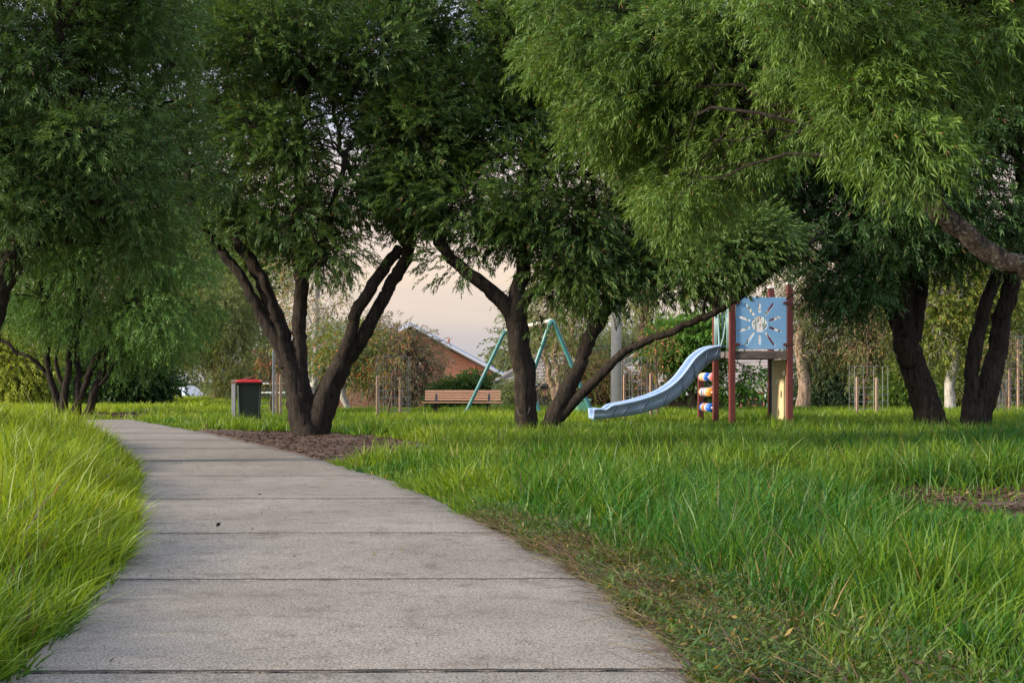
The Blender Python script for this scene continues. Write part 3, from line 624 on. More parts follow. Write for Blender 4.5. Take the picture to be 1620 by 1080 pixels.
# tree E: multi-stemmed tree in the far left mulch bed
D = 30.5
limbsE = [LB(D, (96, 668, 0.099), (92, 650, 0.081), (78, 600, 0.068), (68, 550, 0.062), (66, 500, 0.050), (50, 430, 0.031)),
          LB(D, (76, 595, 0.050), (52, 560, 0.043), (20, 535, 0.037), (-20, 510, 0.031)),
          LB(D, (104, 668, 0.124), (102, 640, 0.099), (106, 600, 0.081), (112, 550, 0.074), (120, 490, 0.056), (130, 420, 0.037)),
          LB(D, (112, 662, 0.087), (126, 632, 0.087), (145, 590, 0.081), (162, 555, 0.081), (185, 520, 0.068), (215, 470, 0.050), (240, 420, 0.031)),
          LB(D, (122, 665, 0.099), (124, 620, 0.074), (120, 570, 0.062), (118, 520, 0.050), (140, 450, 0.031)),
          LB(D, (138, 665, 0.112), (146, 630, 0.087), (160, 590, 0.074), (164, 550, 0.062), (175, 500, 0.050)),
          LB(D, (158, 610, 0.050), (180, 580, 0.050), (195, 550, 0.043), (215, 500, 0.031)),
          LB(D, (100, 610, 0.050), (88, 570, 0.043), (94, 530, 0.037), (80, 470, 0.025))]
blobsE = [BL(D, 60, 440, 100, 60, 2.0), BL(D, 170, 430, 100, 70, 2.2), BL(D, 265, 470, 65, 75, 1.8), BL(D, 290, 520, 38, 45, 1.0), BL(D, 225, 530, 50, 45, 1.2), BL(D, 20, 480, 70, 35, 1.5), BL(D, 130, 500, 80, 25, 1.2), BL(D, 120, 330, 200, 90, 2.8), BL(D, 270, 380, 60, 70, 1.6), BL(D, 90, 220, 190, 100, 2.6)]
make_tree('spreading tree of many slim stems in the far left mulch bed', 'tree', limbsE, blobsE, M['bark'], M['leaf'], 25, 270, .62, 60, 13, .34, .10, .018, cols=((.052, .120, .024), (.135, .255, .05)), group=GT, base=(*P(115, 655, D)[:2], 0), step=.12, sides=10)
# tree F: nearest tree, trunk outside the frame on the right, limb and bright sprays hanging in
D = 8.8
limbsF = [LB(D, (1830, 900, .20), (1800, 780, .17), (1775, 640, .15), (1740, 540, .12), (1690, 480, .095), (1620, 447, .074), (1560, 415, .07), (1505, 370, .064), (1450, 315, .058), (1395, 262, .055, .6), (1330, 200, .045, 2), (1240, 120, .035, 3.0), (1150, 40, .02, 3.6)),
          LB(D, (1775, 640, .12), (1790, 480, .10, .6), (1780, 320, .08, 1.0), (1740, 150, .06, 1.2), (1690, 0, .04)),
          LB(D, (1780, 320, .05, 1), (1680, 120, .045, .5), (1540, 10, .035, 0), (1400, -60, .025, -.3)),
          LB(D, (1395, 262, .04), (1300, 190, .035, 1.5), (1150, 110, .03, 2.8), (1000, 40, .02, 3.6))]
blobsF = [BL(11.5, 900, 60, 60, 80, .7), BL(11.5, 980, 150, 75, 110, .8), BL(11.5, 1040, 220, 65, 80, .8), BL(11.5, 1060, 60, 110, 110, 1.0), BL(11.5, 1120, 160, 90, 110, .9), BL(11.5, 1120, 270, 60, 50, .7, .1), BL(11.2, 1190, 80, 100, 120, 1.0), BL(11.0, 1200, 200, 60, 70, .7, .15), BL(11.5, 960, -30, 120, 50, .8), BL(11, 1075, 320, 35, 35, .5, .04), BL(10.2, 1300, 110, 60, 60, .5, .15), BL(9.8, 1450, 110, 90, 80, .5, .2),
          BL(8.2, 1400, 80, 90, 60, .5, .22), BL(8.0, 1400, 180, 55, 50, .35, .16), BL(7.8, 1440, 250, 30, 30, .2, .05), BL(8.4, 1550, 70, 80, 60, .5, .15), BL(8.0, 1270, 10, 50, 25, .4, .08), BL(8.5, 1350, -110, 200, 80, .9, .3), BL(9, 1600, -80, 200, 110, .9, .4)]
make_tree('nearest tree with lichen spotted limb and bright sprays hanging into the upper right', 'tree', limbsF, blobsF, M['lbark'], M['leaf'], 26, 430, .25, 48, 16, .15, .056, .0092, cols=((.036, .082, .016), (.130, .215, .032), (.2, .1, .04)), dead=.01, group=GT, base=(*P(1830, 900, D)[:2], 0), twig=.006, down=.35, droop=.25, shell=.5, step=.04, twigm=M['bark'])
exec_bg = True

# ------------------------------------------------------------------ background trees and shrubs
def bgtree(label, cat, px, D, blobs, cols, seed, bark='brown', n=60, cr=.8, ns=45, ll=.13, lw=.05, trunk=None, name='tree', group=None, k=9, sl=.4, dead=0, down=.2, twig=.02, r=.14, shell=.4):
    x, y, z = at(px, D)
    B_ = [BL(D, *b[:4], b[4] if len(b) > 4 else None) for b in blobs]
    if trunk is None:
        cz = sum(b[2] for b in B_)/len(B_); cx = sum(b[0] for b in B_)/len(B_)
        limbs = [[(x, y, z-.1, r*1.3), (x+.05, y, z+(cz-z)*.4, r), ((x+cx)/2, y, z+(cz-z)*.75, r*.8), (cx, y, cz, r*.6)]]
        for b in B_[:5]: limbs.append([(x, y, z+(cz-z)*.35, r*.6), ((x+b[0])/2, y, z+(b[2]-z)*.6, r*.45), (b[0], b[1], b[2], r*.25)])
    else: limbs = [LB(D, *t) for t in trunk]
    return make_tree(label, cat, limbs, B_, M[bark], M['far_leaf'], seed, n, cr, ns, k, sl, ll, lw, cols=cols, group=group, base=(x, y, z), name=name, sides=8, step=.25, rough=.1, down=down, dead=dead, twig=twig, shell=shell, leafname='crown' if name not in ('shrub', 'hedge') else 'foliage')
yg = ((.14, .19, .03), (.32, .35, .05)); ol = ((.10, .13, .05), (.21, .235, .09)); dk = ((.014, .035, .010), (.04, .085, .022)); mg = ((.045, .10, .02), (.11, .19, .04)); gy_ = ((.09, .10, .065), (.20, .19, .13), (.22, .13, .10))
GB = 'trees and shrubs beyond the grass'
bgtree('yellow green shrub at the far left edge behind the slim stemmed tree', 'shrub', 20, 46, [(20, 560, 50, 50), (70, 580, 40, 40), (-30, 550, 60, 60), (20, 610, 80, 25)], yg, 41, n=70, name='shrub', group=GB)
bgtree('dark glossy round bush seen behind the slim stemmed tree', 'shrub', 190, 44, [(190, 590, 42, 34), (175, 615, 45, 22), (215, 610, 30, 25)], dk, 42, n=60, ll=.15, lw=.08, name='shrub', group=GB)
bgtree('yellowish bushy tree between the dark bush and the white car', 'tree', 248, 52, [(240, 565, 30, 40), (228, 605, 25, 20), (225, 540, 50, 40)], ((.09, .11, .025), (.20, .21, .05)), 43, n=55, group=GB)
bgtree('grey olive tree with fine drooping foliage left of the bin', 'tree', 340, 56, [(330, 540, 45, 35), (350, 510, 45, 45), (385, 590, 45, 35), (365, 612, 40, 15), (340, 470, 60, 45)], ol, 44, n=120, ll=.16, lw=.03, down=.45, group=GB, ns=50)
bgtree('tall mid green gum behind the left limbs of the forked tree', 'tree', 390, 62, [(360, 440, 60, 60), (400, 500, 50, 50), (420, 430, 50, 60), (385, 380, 60, 50), (425, 560, 40, 45), (420, 610, 45, 25)], ((.06, .11, .03), (.14, .19, .05)), 45, n=120, ll=.16, lw=.05, down=.6, group=GB)
tr5 = [((497, 650, .12), (497, 560, .11), (497, 470, .09), (499, 380, .06)), ((497, 620, .07), (487, 580, .06), (478, 540, .04), (470, 490, .025)), ((499, 625, .07), (512, 580, .05), (530, 540, .035), (545, 500, .02)), ((497, 560, .05), (515, 520, .035), (535, 470, .02)), ((497, 530, .05), (480, 490, .03), (470, 450, .02))]
bgtree('slender white barked tree with almost bare branches seen through the forked tree', 'tree', 497, 42, [(500, 480, 50, 60), (495, 540, 45, 45), (530, 520, 35, 45), (510, 420, 60, 50)], ((.20, .17, .12), (.22, .25, .09), (.30, .16, .10)), 46, 'pale', n=60, ns=10, k=7, trunk=tr5, dead=.25, ll=.10, lw=.045, twig=.016, group=GB)
tr6 = [((552, 652, .11), (552, 620, .10), (553, 590, .08), (553, 560, .04)), ((552, 605, .05), (562, 588, .04), (572, 565, .02)), ((552, 600, .05), (543, 585, .04), (535, 565, .02))]
bgtree('small pale trunked tree right of the forked tree', 'tree', 552, 40, [(550, 570, 25, 22), (565, 555, 20, 22), (535, 560, 18, 20)], ((.07, .12, .03), (.17, .20, .06), (.35, .14, .06)), 47, 'pale', n=30, ns=26, k=7, trunk=tr6, dead=.12, group=GB)
bgtree('grey mauve thicket of twiggy foliage in front of the brick house', 'tree', 640, 46, [(595, 575, 38, 38), (635, 568, 38, 30), (662, 575, 25, 26), (615, 608, 50, 25), (655, 612, 35, 20), (605, 535, 25, 22), (648, 545, 24, 18)], gy_, 48, n=110, ns=18, dead=.3, ll=.13, lw=.035, twig=.03, group=GB)
bgtree('dark green rounded shrub in front of the brick house', 'shrub', 745, 42, [(720, 628, 20, 12), (755, 624, 24, 14), (742, 634, 36, 10)], ((.018, .05, .014), (.06, .11, .025)), 49, n=55, cr=.5, ll=.12, lw=.06, name='shrub', group=GB)
bgtree('low pale green shrub in front of the tiled roof', 'shrub', 808, 40, [(808, 628, 20, 10), (830, 625, 22, 14)], ((.09, .12, .06), (.17, .20, .10)), 50, n=26, cr=.4, ll=.10, lw=.025, name='shrub', group=GB)
tr10 = [((882, 655, .12), (878, 610, .10), (868, 560, .08), (862, 500, .05)), ((885, 655, .10), (886, 600, .08), (884, 540, .06), (882, 470, .04)), ((888, 655, .10), (894, 600, .07), (905, 540, .05), (912, 480, .03))]
bgtree('yellow green multi stemmed tree behind the swing frame', 'tree', 885, 38, [(880, 490, 45, 50), (910, 540, 35, 45), (860, 560, 35, 40), (930, 580, 25, 25), (880, 440, 45, 40), (850, 610, 18, 18)], ((.09, .12, .03), (.20, .23, .06), (.28, .2, .1)), 51, 'tan', n=52, ns=14, trunk=tr10, dead=.1, ll=.12, lw=.03, down=.6, group=GB)
bgtree('brownish scrubby shrub left of the concrete pole', 'shrub', 945, 43, [(940, 605, 35, 30), (965, 620, 25, 20), (925, 630, 35, 14)], ((.06, .07, .025), (.14, .12, .05), (.15, .07, .04)), 52, n=55, cr=.6, dead=.3, lw=.03, name='shrub', group=GB)
tr14 = [((1023, 655, .30), (1024, 600, .27), (1026, 520, .25), (1028, 440, .22), (1024, 360, .18), (1030, 250, .12))]
bgtree('tall dark trunked gum standing behind the slide', 'tree', 1023, 46, [(1020, 300, 110, 70), (1060, 380, 60, 40), (1010, 470, 30, 30), (990, 380, 60, 45)], ol, 53, 'brown', n=70, ns=36, trunk=tr14, down=.6, ll=.15, lw=.04, group=GB)
bgtree('leafy bright green tree directly behind the blue slide', 'tree', 1092, 33, [(1090, 540, 42, 32), (1060, 560, 25, 22), (1105, 575, 30, 28), (1125, 530, 25, 30), (1185, 596, 28, 9, .12), (1165, 612, 22, 7, .08)], ((.05, .13, .02), (.13, .25, .045), (.3, .2, .05)), 54, 'brown', n=85, cr=.36, ns=34, k=8, sl=.3, ll=.10, lw=.055, dead=.02, r=.07, group=GB)
tr16 = [((1268, 660, .30), (1266, 640, .21), (1262, 600, .17), (1258, 560, .14), (1262, 520, .16), (1270, 460, .12), (1275, 380, .08)), ((1260, 560, .10), (1285, 540, .08), (1320, 528, .06), (1370, 520, .03)), ((1262, 540, .08), (1300, 500, .06), (1340, 490, .04), (1380, 470, .02))]
bgtree('gum with peeling pinkish bark just right of the play tower', 'tree', 1264, 38, [(1270, 480, 55, 45), (1330, 500, 60, 40), (1380, 480, 50, 50), (1290, 560, 40, 28), (1340, 540, 40, 25), (1400, 540, 40, 35), (1320, 400, 110, 60)], ((.06, .08, .03), (.13, .15, .055), (.3, .15, .08)), 55, 'tan', n=85, ns=26, trunk=tr16, down=.6, dead=.03, ll=.14, lw=.04, group=GB)
bgtree('dark domed bush beyond the peeling gum', 'shrub', 1310, 52, [(1300, 600, 40, 30), (1330, 610, 35, 25), (1310, 630, 50, 15)], ((.02, .045, .022), (.055, .09, .045)), 56, n=70, name='shrub', group=GB)
bgtree('round light green bush left of the two leaning black stems', 'shrub', 1424, 42, [(1425, 628, 24, 18), (1440, 610, 25, 20)], ((.06, .12, .02), (.14, .22, .04)), 57, n=40, cr=.4, name='shrub', group=GB)
tr20 = [((1447, 660, .26), (1446, 620, .23), (1444, 560, .20), (1450, 480, .16))]
bgtree('thick brown gum trunk half hidden behind the left black stem', 'tree', 1447, 44, [(1430, 480, 60, 50), (1400, 580, 25, 25), (1460, 560, 35, 30)], ol, 58, 'tan', n=50, trunk=tr20, down=.6, lw=.04, group=GB)
tr21 = [((1504, 660, .17), (1503, 620, .145), (1500, 575, .14), (1496, 545, .12), (1488, 500, .08), (1480, 450, .05)), ((1500, 565, .09), (1508, 530, .08), (1512, 480, .05)), ((1498, 560, .06), (1478, 525, .05), (1465, 490, .03)), ((1502, 560, .05), (1522, 520, .04), (1545, 500, .03))]
bgtree('smooth grey trunked tree seen between the black stems', 'tree', 1503, 36, [(1500, 490, 55, 45), (1480, 550, 30, 25), (1535, 540, 30, 30), (1500, 430, 70, 45), (1560, 460, 40, 50)], ((.07, .10, .02), (.20, .25, .045), (.3, .2, .06)), 59, 'pale', n=90, ns=28, trunk=tr21, dead=.05, group=GB)
bgtree('olive tree behind the right hand wire cage', 'tree', 1600, 48, [(1590, 560, 50, 60), (1640, 520, 60, 80), (1560, 600, 35, 35), (1610, 610, 50, 30)], ol, 60, n=110, group=GB)
bgtree('green shrub mass low between the two black stems', 'shrub', 1520, 50, [(1500, 600, 50, 30), (1540, 580, 40, 40), (1470, 610, 35, 25)], ((.07, .10, .03), (.16, .19, .05)), 61, n=70, name='shrub', group=GB)
far = [(60, 95, 480, 110, 130), (230, 100, 470, 110, 120), (560, 110, 560, 70, 50), (860, 100, 560, 70, 60), (1010, 105, 560, 70, 50), (1130, 110, 612, 50, 8), (1380, 100, 570, 80, 60), (1480, 105, 540, 90, 80), (1600, 100, 520, 90, 100)]
fl = ['tall hazy tree far beyond the left shrubs', 'broad hazy tree far behind the white car', 'distant soft tree left of the brick house', 'distant tree behind the swing and tiled roof', 'distant tree behind the tall dark gum', 'low distant tree seen under the play tower', 'pale distant tree over the terracotta roof', 'distant tree behind the smooth grey trunk', 'distant tall tree at the far right edge']
for q, (px, Dq, py, rx, ry) in enumerate(far):
    bgtree(fl[q], 'tree', px, Dq, [(px, py, rx, ry), (px-rx*.6, py+ry*.45, rx*.6, ry*.6), (px+rx*.6, py+ry*.4, rx*.6, ry*.6), (px, 615, rx*1.1, 22)], ((.10, .13, .07), (.20, .23, .12)), 70+q, n=95, cr=1.6, ns=40, k=7, sl=.8, ll=.30, lw=.14, r=.3, group='distant trees beyond the houses', twig=.04)

# palm
x, y, z = at(790, 66); pr = thing('palm_tree', 'pale feathery palm beyond the tiled roof', 'palm', (x, y, z))
MB().tube([(0, 0, -.1), (.1, 0, 1.6), (.15, 0, 2.9)], [.24, .2, .16], 10).build('trunk', M['brown'], pr, True)
g = np.random.default_rng(5); VV, CC = [], []
for q in range(34):
    a = g.uniform(0, 6.28); e0 = g.uniform(.15, 1.35); ln = g.uniform(1.5, 2.1); t = np.linspace(.12, 1, 26)
    hx = ln*t*math.cos(e0); hz = ln*(t*math.sin(e0)-t**2.2*.75)
    c = np.stack((hx*math.cos(a)+.15, hx*math.sin(a), 2.9+hz), -1); dirc = np.gradient(c, axis=0); dirc /= np.linalg.norm(dirc, axis=1)[:, None]
    sd_ = np.array((-math.sin(a), math.cos(a), 0))
    for s in (-1, 1):
        d = dirc*.6+sd_*s*.8; d[:, 2] -= .35; tip = c+d*(.42*np.sin(np.pi*np.clip(t, .1, .95)))[:, None]+g.normal(0, .02, c.shape)
        wv = dirc*.025; mid = (c+tip)/2
        VV.append(np.stack((c, mid+wv, tip, mid-wv), 1).reshape(-1, 3)); CC.append(np.tile(np.array((.13, .19, .09))*g.uniform(.7, 1.2), (len(t)*4, 1)))
VV = np.vstack(VV); link('fronds', np_mesh('fronds', VV, np.arange(len(VV)).reshape(-1, 4), col=np.vstack(CC)), M['far_leaf'], pr)

# ------------------------------------------------------------------ houses
def roof_plane(mb, a, b, c, d, rows, lip=.035):   # a,b eave corners; c,d ridge corners above b,a
    a, b, c, d = [Vector(q) for q in (a, b, c, d)]
    nrm = (b-a).cross(d-a).normalized()
    if nrm.z < 0: nrm = -nrm
    for i in range(rows):
        t0, t1 = i/rows, (i+1)/rows+.25/rows
        p0, p1 = a.lerp(d, t0), b.lerp(c, t0); q0, q1 = a.lerp(d, min(t1, 1)), b.lerp(c, min(t1, 1))
        u0, u1 = p0+nrm*lip, p1+nrm*lip
        mb.add([p0, p1, u1, u0, q1, q0], [(0, 1, 2, 3), (3, 2, 4, 5)])
def hip_house(label, cx, D, width, depth, wall_h, roof_h, hipx, rz, wallm, roofm, tiles=True, over=.5, eave_z=None):
    x, y = (cx-810)/FPX*D, D; g0 = float(H(x, y)); base = g0-.4; ez = eave_z-base
    h = thing('house', label, 'house', (x, y, base), rz)
    w2, d2 = width/2, depth/2
    MB().box((0, d2, ez/2-.02), (width, depth, ez)).build('wall', wallm, h)
    mb = MB(); W2, D0, D1 = w2+over, -over, depth+over; my = (D0+D1)/2; rz_ = ez+roof_h
    rows = max(4, int(math.hypot(my-D0, roof_h)/.33)) if tiles else 1
    L0, R0, L1, R1 = (-W2, D0, ez), (W2, D0, ez), (-W2, D1, ez), (W2, D1, ez)
    rl, rr = (-W2+hipx, my, rz_), (W2-hipx, my, rz_)
    roof_plane(mb, L0, R0, rr, rl, rows); roof_plane(mb, R1, L1, rl, rr, rows)
    roof_plane(mb, L1, L0, rl, rl, rows); roof_plane(mb, R0, R1, rr, rr, rows)
    rf = mb.build('roof', roofm, h)
    cap = MB()
    for p, q in ((L0, rl), (R0, rr), (rl, rr)):
        cap.cyl(Vector(p)+Vector((0, 0, .05)), Vector(q)+Vector((0, 0, .05)), .10, n=8)
    cap.build('ridge_cap', roofm, rf)
    MB().box((0, D0-.04, ez-.10), (2*W2+.1, .06, .22)).box((-W2-.03, my, ez-.10), (.06, D1-D0, .22)).box((W2+.03, my, ez-.10), (.06, D1-D0, .22)).build('gutter', M['fascia'], h)
    return h, ez
# gabled brick house
D = 56; x, y = (648-810)/FPX*D, D; base = -2.6
h = thing('house', 'red brick gabled house with a grey metal roof behind the bench', 'house', (x, y, base), R(9))
hw = 4.0; ez = EYE+15*D/FPX-base-.38; rh = hw*math.tan(R(28))
mb = MB(); pts = [(-hw, 0, 0), (hw-.5, 0, 0), (hw-.5, 0, ez+.28), (0, 0, ez+rh), (-hw, 0, ez)]
n = len(pts); mb.add(pts+[(a, 9, c) for a, b, c in pts], [tuple(range(n)), tuple(range(2*n-1, n-1, -1))]+[(i, n+i, n+(i+1) % n, (i+1) % n) for i in range(n)])
mb.build('wall', M['brick'], h)
mb = MB()
for s in (1, -1):
    a, b = Vector((s*(hw+.45), 0, ez-.45*math.tan(R(28))+.05)), Vector((0, 0, ez+rh+.05))
    f = [a+Vector((0, -.45, 0)), b+Vector((0, -.45, 0)), b+Vector((0, 9.4, 0)), a+Vector((0, 9.4, 0))]
    mb.add(f+[v+Vector((0, 0, .16)) for v in f], [(0, 1, 2, 3), (7, 6, 5, 4), (0, 4, 5, 1), (1, 5, 6, 2), (2, 6, 7, 3), (3, 7, 4, 0)])
    for k in range(14):
        yy = -.4+k*.75; mb.bar(a+Vector((0, yy, .18)), b+Vector((0, yy, .18)), .05, .04)
rf = mb.build('roof', M['zinc'], h)
mb = MB()
for s in (1, -1): mb.bar((s*(hw+.47), -.47, ez-.45*math.tan(R(28))+.12), (0, -.47, ez+rh+.12), .26, .05)
mb.build('barge_board', M['white'], rf)
MB().cyl((hw-1.25, -.05, 0), (hw-1.25, -.05, ez+.55), .055).build('downpipe', M['terra'], h)
MB().cyl((1.9, 2.2, ez+rh-1.0), (1.9, 2.2, ez+rh-.35), .05).build('vent_pipe', M['terra'], rf)
hip_house('house with a long grey tiled hip roof behind the swing', 885, 50, 5.9, 7, 2.4, 1.75, 2.9, R(4), M['dwall'], M['tile'], eave_z=EYE+(600-636)*48/FPX)
h2, ez2 = hip_house('long low house with grey tiled roof behind the slide and play tower', 1120, 60, 10.2, 8, 2.4, 2.4, 3.6, R(-3), M['dwall'], M['tile'], eave_z=EYE+(600-618)*58/FPX)
for xx in (-4.2, 1.2, 4.9): MB().box((xx, -.35, ez2/2-.15), (.22, .22, ez2-.3)).build('verandah_post', M['fascia'], h2)
MB().box((3.2, -.04, ez2/2-.25), (2.6, .06, ez2-.7)).build('garage_door', simple('brown_door', (.06, .02, .018), .7), h2)
hip_house('small teal walled building with a pale roof beside the peeling gum', 1272, 55, 1.6, 4, 2.2, .55, .8, 0, M['tealwall'], M['tile'], eave_z=EYE+(600-624)*54/FPX)
hip_house('terracotta tiled roof low beyond the caged sapling', 1380, 62, 1.9, 5, 2.2, .5, .7, 0, M['brick'], M['terra'], eave_z=EYE+(600-645)*60/FPX)
hip_house('orange brick house glimpsed behind the pale trunked tree', 556, 60, 4.2, 6, 2.2, .55, .6, 0, M['brick'], M['tile'], eave_z=EYE+(600-616)*58/FPX)
# ------------------------------------------------------------------ play tower
pt = thing('play_tower', 'playground tower with blue sun cut out panel, blue slide, abacus and climbing wall', 'playground', ((1158-810)/FPX*24.4, 24.4, -.072), R(7)); pt.scale = (1.095, 1.095, 1.095)
PW = .095
for (a, b, c) in ((0, 0, 2.44), (1, 0, 2.44), (0, 1, 2.44), (1, 1, 2.44), (0, 2, .92)):
    p = MB().box((a, b, c/2-.15), (PW, PW, c+.3), bev=.006).build('post', M['maroon'], pt)
    if c > 2: MB().box((a, b, c+.018), (PW+.012, PW+.012, .035), bev=.008).build('cap', M['bwhite'], p)
dk_ = MB()
for q in range(8): dk_.box((.5, .06+.125*q, 1.295), (1.0-PW-.004, .115, .04), bev=.004)
deck = dk_.build('deck', M['timber'], pt)
MB().box((.5, 0, 1.255), (1-PW-.002, .06, .135), bev=.006).box((.5, 1, 1.255), (1-PW-.002, .06, .135), bev=.006).box((-.01, .5, 1.255), (.05, 1-PW-.002, .12), bev=.006).box((1, .5, 1.255), (.05, 1-PW-.002, .12), bev=.006).build('beam', M['timber'], deck)
def plate(name, outline_wh, r, holes, thick, m, parent, mat4, bev=.004):
    cu = bpy.data.curves.new(name, 'CURVE'); cu.dimensions = '2D'; cu.fill_mode = 'BOTH'; cu.extrude = thick/2; cu.bevel_depth = bev; cu.bevel_resolution = 2
    def poly(pts):
        s = cu.splines.new('POLY'); s.points.add(len(pts)-1); s.use_cyclic_u = True
        for i, p_ in enumerate(pts): s.points[i].co = (p_[0], p_[1], 0, 1)
    w_, h_ = outline_wh; pts = []
    for (sx, sy, a0) in ((1, 1, 0), (-1, 1, 90), (-1, -1, 180), (1, -1, 270)):
        for k in range(7): a = R(a0+15*k); pts.append((sx*(w_/2-r)+r*math.cos(a), sy*(h_/2-r)+r*math.sin(a)))
    poly(pts)
    for hp in holes: poly(hp)
    o = bpy.data.objects.new(name, cu); COL.objects.link(o)
    dg = bpy.context.evaluated_depsgraph_get(); me = bpy.data.meshes.new_from_object(o.evaluated_get(dg))
    bpy.data.objects.remove(o); me.transform(mat4); me.name = name
    me.materials.clear(); me.shade_flat()
    return link(name, me, m, parent)
def slot(a, b, w_):
    a, b = Vector(a), Vector(b); d = (b-a).normalized(); n_ = Vector((-d.y, d.x)); o = []
    for k in range(9): t = R(-90+22.5*k); o.append(b+d*math.cos(t)*w_/2+n_*math.sin(t)*w_/2)
    for k in range(9): t = R(90+22.5*k); o.append(a+d*math.cos(t)*w_/2+n_*math.sin(t)*w_/2)
    return [(q.x, q.y) for q in o]
cxp, czp = -.03, -.015
rays = [((0, .21), (0, .33)), ((.106, .162), (.23, .335)), ((.185, .065), (.345, .117)), ((.185, -.058), (.35, -.115)), ((.112, -.155), (.25, -.345)), ((0, -.20), (0, -.325)), ((-.108, -.16), (-.243, -.35)), ((-.185, -.058), (-.335, -.115)), ((-.185, .065), (-.335, .117)), ((-.106, .162), (-.23, .335))]
holes = [[(cxp+.138*math.cos(R(6*k)), czp+.138*math.sin(R(6*k))) for k in range(60)]]+[slot((a[0]+cxp, a[1]+czp), (b[0]+cxp, b[1]+czp), .047) for a, b in rays]
panel = plate('sun_panel', (.875, .865), .05, holes, .012, M['blue'], pt, Matrix.Translation((.5, -.02, 1.785)) @ Matrix.Rotation(R(90), 4, 'X'))
for sx, zz in ((.075, 1.43), (.925, 1.43), (.925, 2.13), (.075, 2.13)):
    MB().box((sx, -.045, zz), (.10, .02, .045), bev=.012).build('bracket', M['maroon'], panel)
# railings
rl_ = MB()
for q in range(6): rl_.cyl((.12+.15*q, 1, 1.42), (.12+.15*q, 1, 2.2), .016)
rl_.cyl((.04, 1, 1.42), (.96, 1, 1.42), .016).cyl((.04, 1, 2.2), (.96, 1, 2.2), .016).build('back_railing', M['railteal'], pt, True)
rl_ = MB()
for yy in (.09, .17): rl_.cyl((-.03, yy, 1.36), (-.03, yy, 2.15), .018)
for yy in (.83, .92): rl_.cyl((-.03, yy, 1.36), (-.03, yy, 2.15), .018)
rl_.tube([(-.03, .75, 2.1), (-.03, .72, 1.75), (-.05, .6, 1.45), (-.1, .5, 1.37)], .016).tube([(-.03, .26, 2.1), (-.03, .27, 1.8), (-.06, .3, 1.55), (-.1, .35, 1.38)], .016)
rl_.cyl((-.03, .06, 2.15), (-.03, .94, 2.15), .018).build('slide_entry_rail', M['railteal'], pt, True)
# slide
S1 = [(1144, 546), (1132, 548), (1119, 553), (1103, 566), (1091, 582), (1078, 598), (1060, 613), (1038, 624), (1008, 633.5), (981, 639), (967, 642), (958, 648), (949, 647), (938, 648)]
S2 = [(1146, 568), (1136, 571), (1129, 574), (1114, 587), (1103, 601), (1090, 615.5), (1073, 631), (1049, 644.5), (1015, 655), (986, 660), (968, 662), (958, 663.5), (949, 664), (938, 664)]
k1 = 22.2/FPX
def sl(p): return np.array(((p[0]-810)*k1-3.665, 0, EYE+(600-p[1])*k1))
a1, _ = spline([sl(p) for p in S1], np.ones(len(S1)), .035); 
t1 = np.linspace(0, 1, 90)
def resamp(pts, n=90):
    pts = np.array([sl(p) for p in pts]); q, _ = spline(pts, np.ones(len(pts)), .01)
    # uniform per segment parameter
    E = np.linspace(0, len(pts)-1, n); o = []
    P2 = np.vstack((2*pts[0]-pts[1], pts, 2*pts[-1]-pts[-2]))
    for e_ in E:
        i_ = min(int(e_), len(pts)-2); t = e_-i_; a, b, c, d = P2[i_], P2[i_+1], P2[i_+2], P2[i_+3]
        o.append(.5*((2*b)+(-a+c)*t+(2*a-5*b+4*c-d)*t*t+(-a+3*b-3*c+d)*t**3))
    return np.array(o)
top_, bot_ = resamp(S1), resamp(S2); n = len(top_)
Wd = .52; prof = [(.03, .0), (.012, .4), (.008, .80), (-.012, .86), (-.018, .95), (-.008, 1.02), (.02, 1.05), (.048, 1.02), (.056, .93), (.066, .55), (.085, .34), (.12, .27), (.26, .255)]
prof = prof+[(Wd-a, b) for a, b in prof[-2::-1]]; m_ = len(prof)
y00 = .24
Vs_ = []
for i_ in range(n):
    for (a, b) in prof:
        p = bot_[i_]*(1-b)+top_[i_]*b; Vs_.append((p[0], y00+a, p[2]))
fs = [(i_*m_+j_, (i_+1)*m_+j_, (i_+1)*m_+(j_+1) % m_, i_*m_+(j_+1) % m_) for i_ in range(n-1) for j_ in range(m_)]
fs += [tuple(range(m_)), tuple(range(n*m_-1, (n-1)*m_-1, -1))]
sm_ = MB().add(Vs_, fs); slide = sm_.build('slide', M['slide'], pt, True)
seam_m = simple('slide_seam', (.05, .085, .16), .5)
for e_ in (6, 17, 27, 37, 47, 55, 62, 69):
    for yy in (y00-.002, y00+Wd+.002):
        i2 = max(0, e_-4); a, b = bot_[e_]*.93+top_[e_]*.07, bot_[i2]*.2+top_[i2]*.8
        c = bot_[max(0, e_-1)]*.45+top_[max(0, e_-1)]*.55
        s_ = 1 if yy < .4 else -1   # the side walls taper inwards towards the bottom
        MB().cyl((a[0], yy+s_*(.022), a[2]), (b[0], yy+s_*(-.002), b[2]), .012, n=6).build('seam', seam_m, slide, True)
# climbing wall with bell-shaped openings
def bell(cx, cy, s): return [(cx+s*a, cy+s*b) for a, b in ((-.5, -.6), (.5, -.6), (.48, .0), (.30, .5), (.0, .75), (-.30, .5), (-.48, .0))]
bells = [bell(-.24, .42, .10), bell(.13, .27, .10), bell(-.12, .04, .10), bell(.02, -.28, .10), bell(.26, -.42, .09), bell(-.2, -.50, .09)]
plate('climbing_wall', (.78, 1.26), .02, [[(-a, b) for a, b in bb] for bb in bells], .02, M['cream'], pt, Matrix.Translation((.985, .48, .55)) @ Matrix.Rotation(R(-90), 4, 'Z') @ Matrix.Rotation(R(90), 4, 'X'), .002)
MB().box((.985, .93, .58), (.03, .14, 1.2)).build('side_board', M['dteal'], pt)
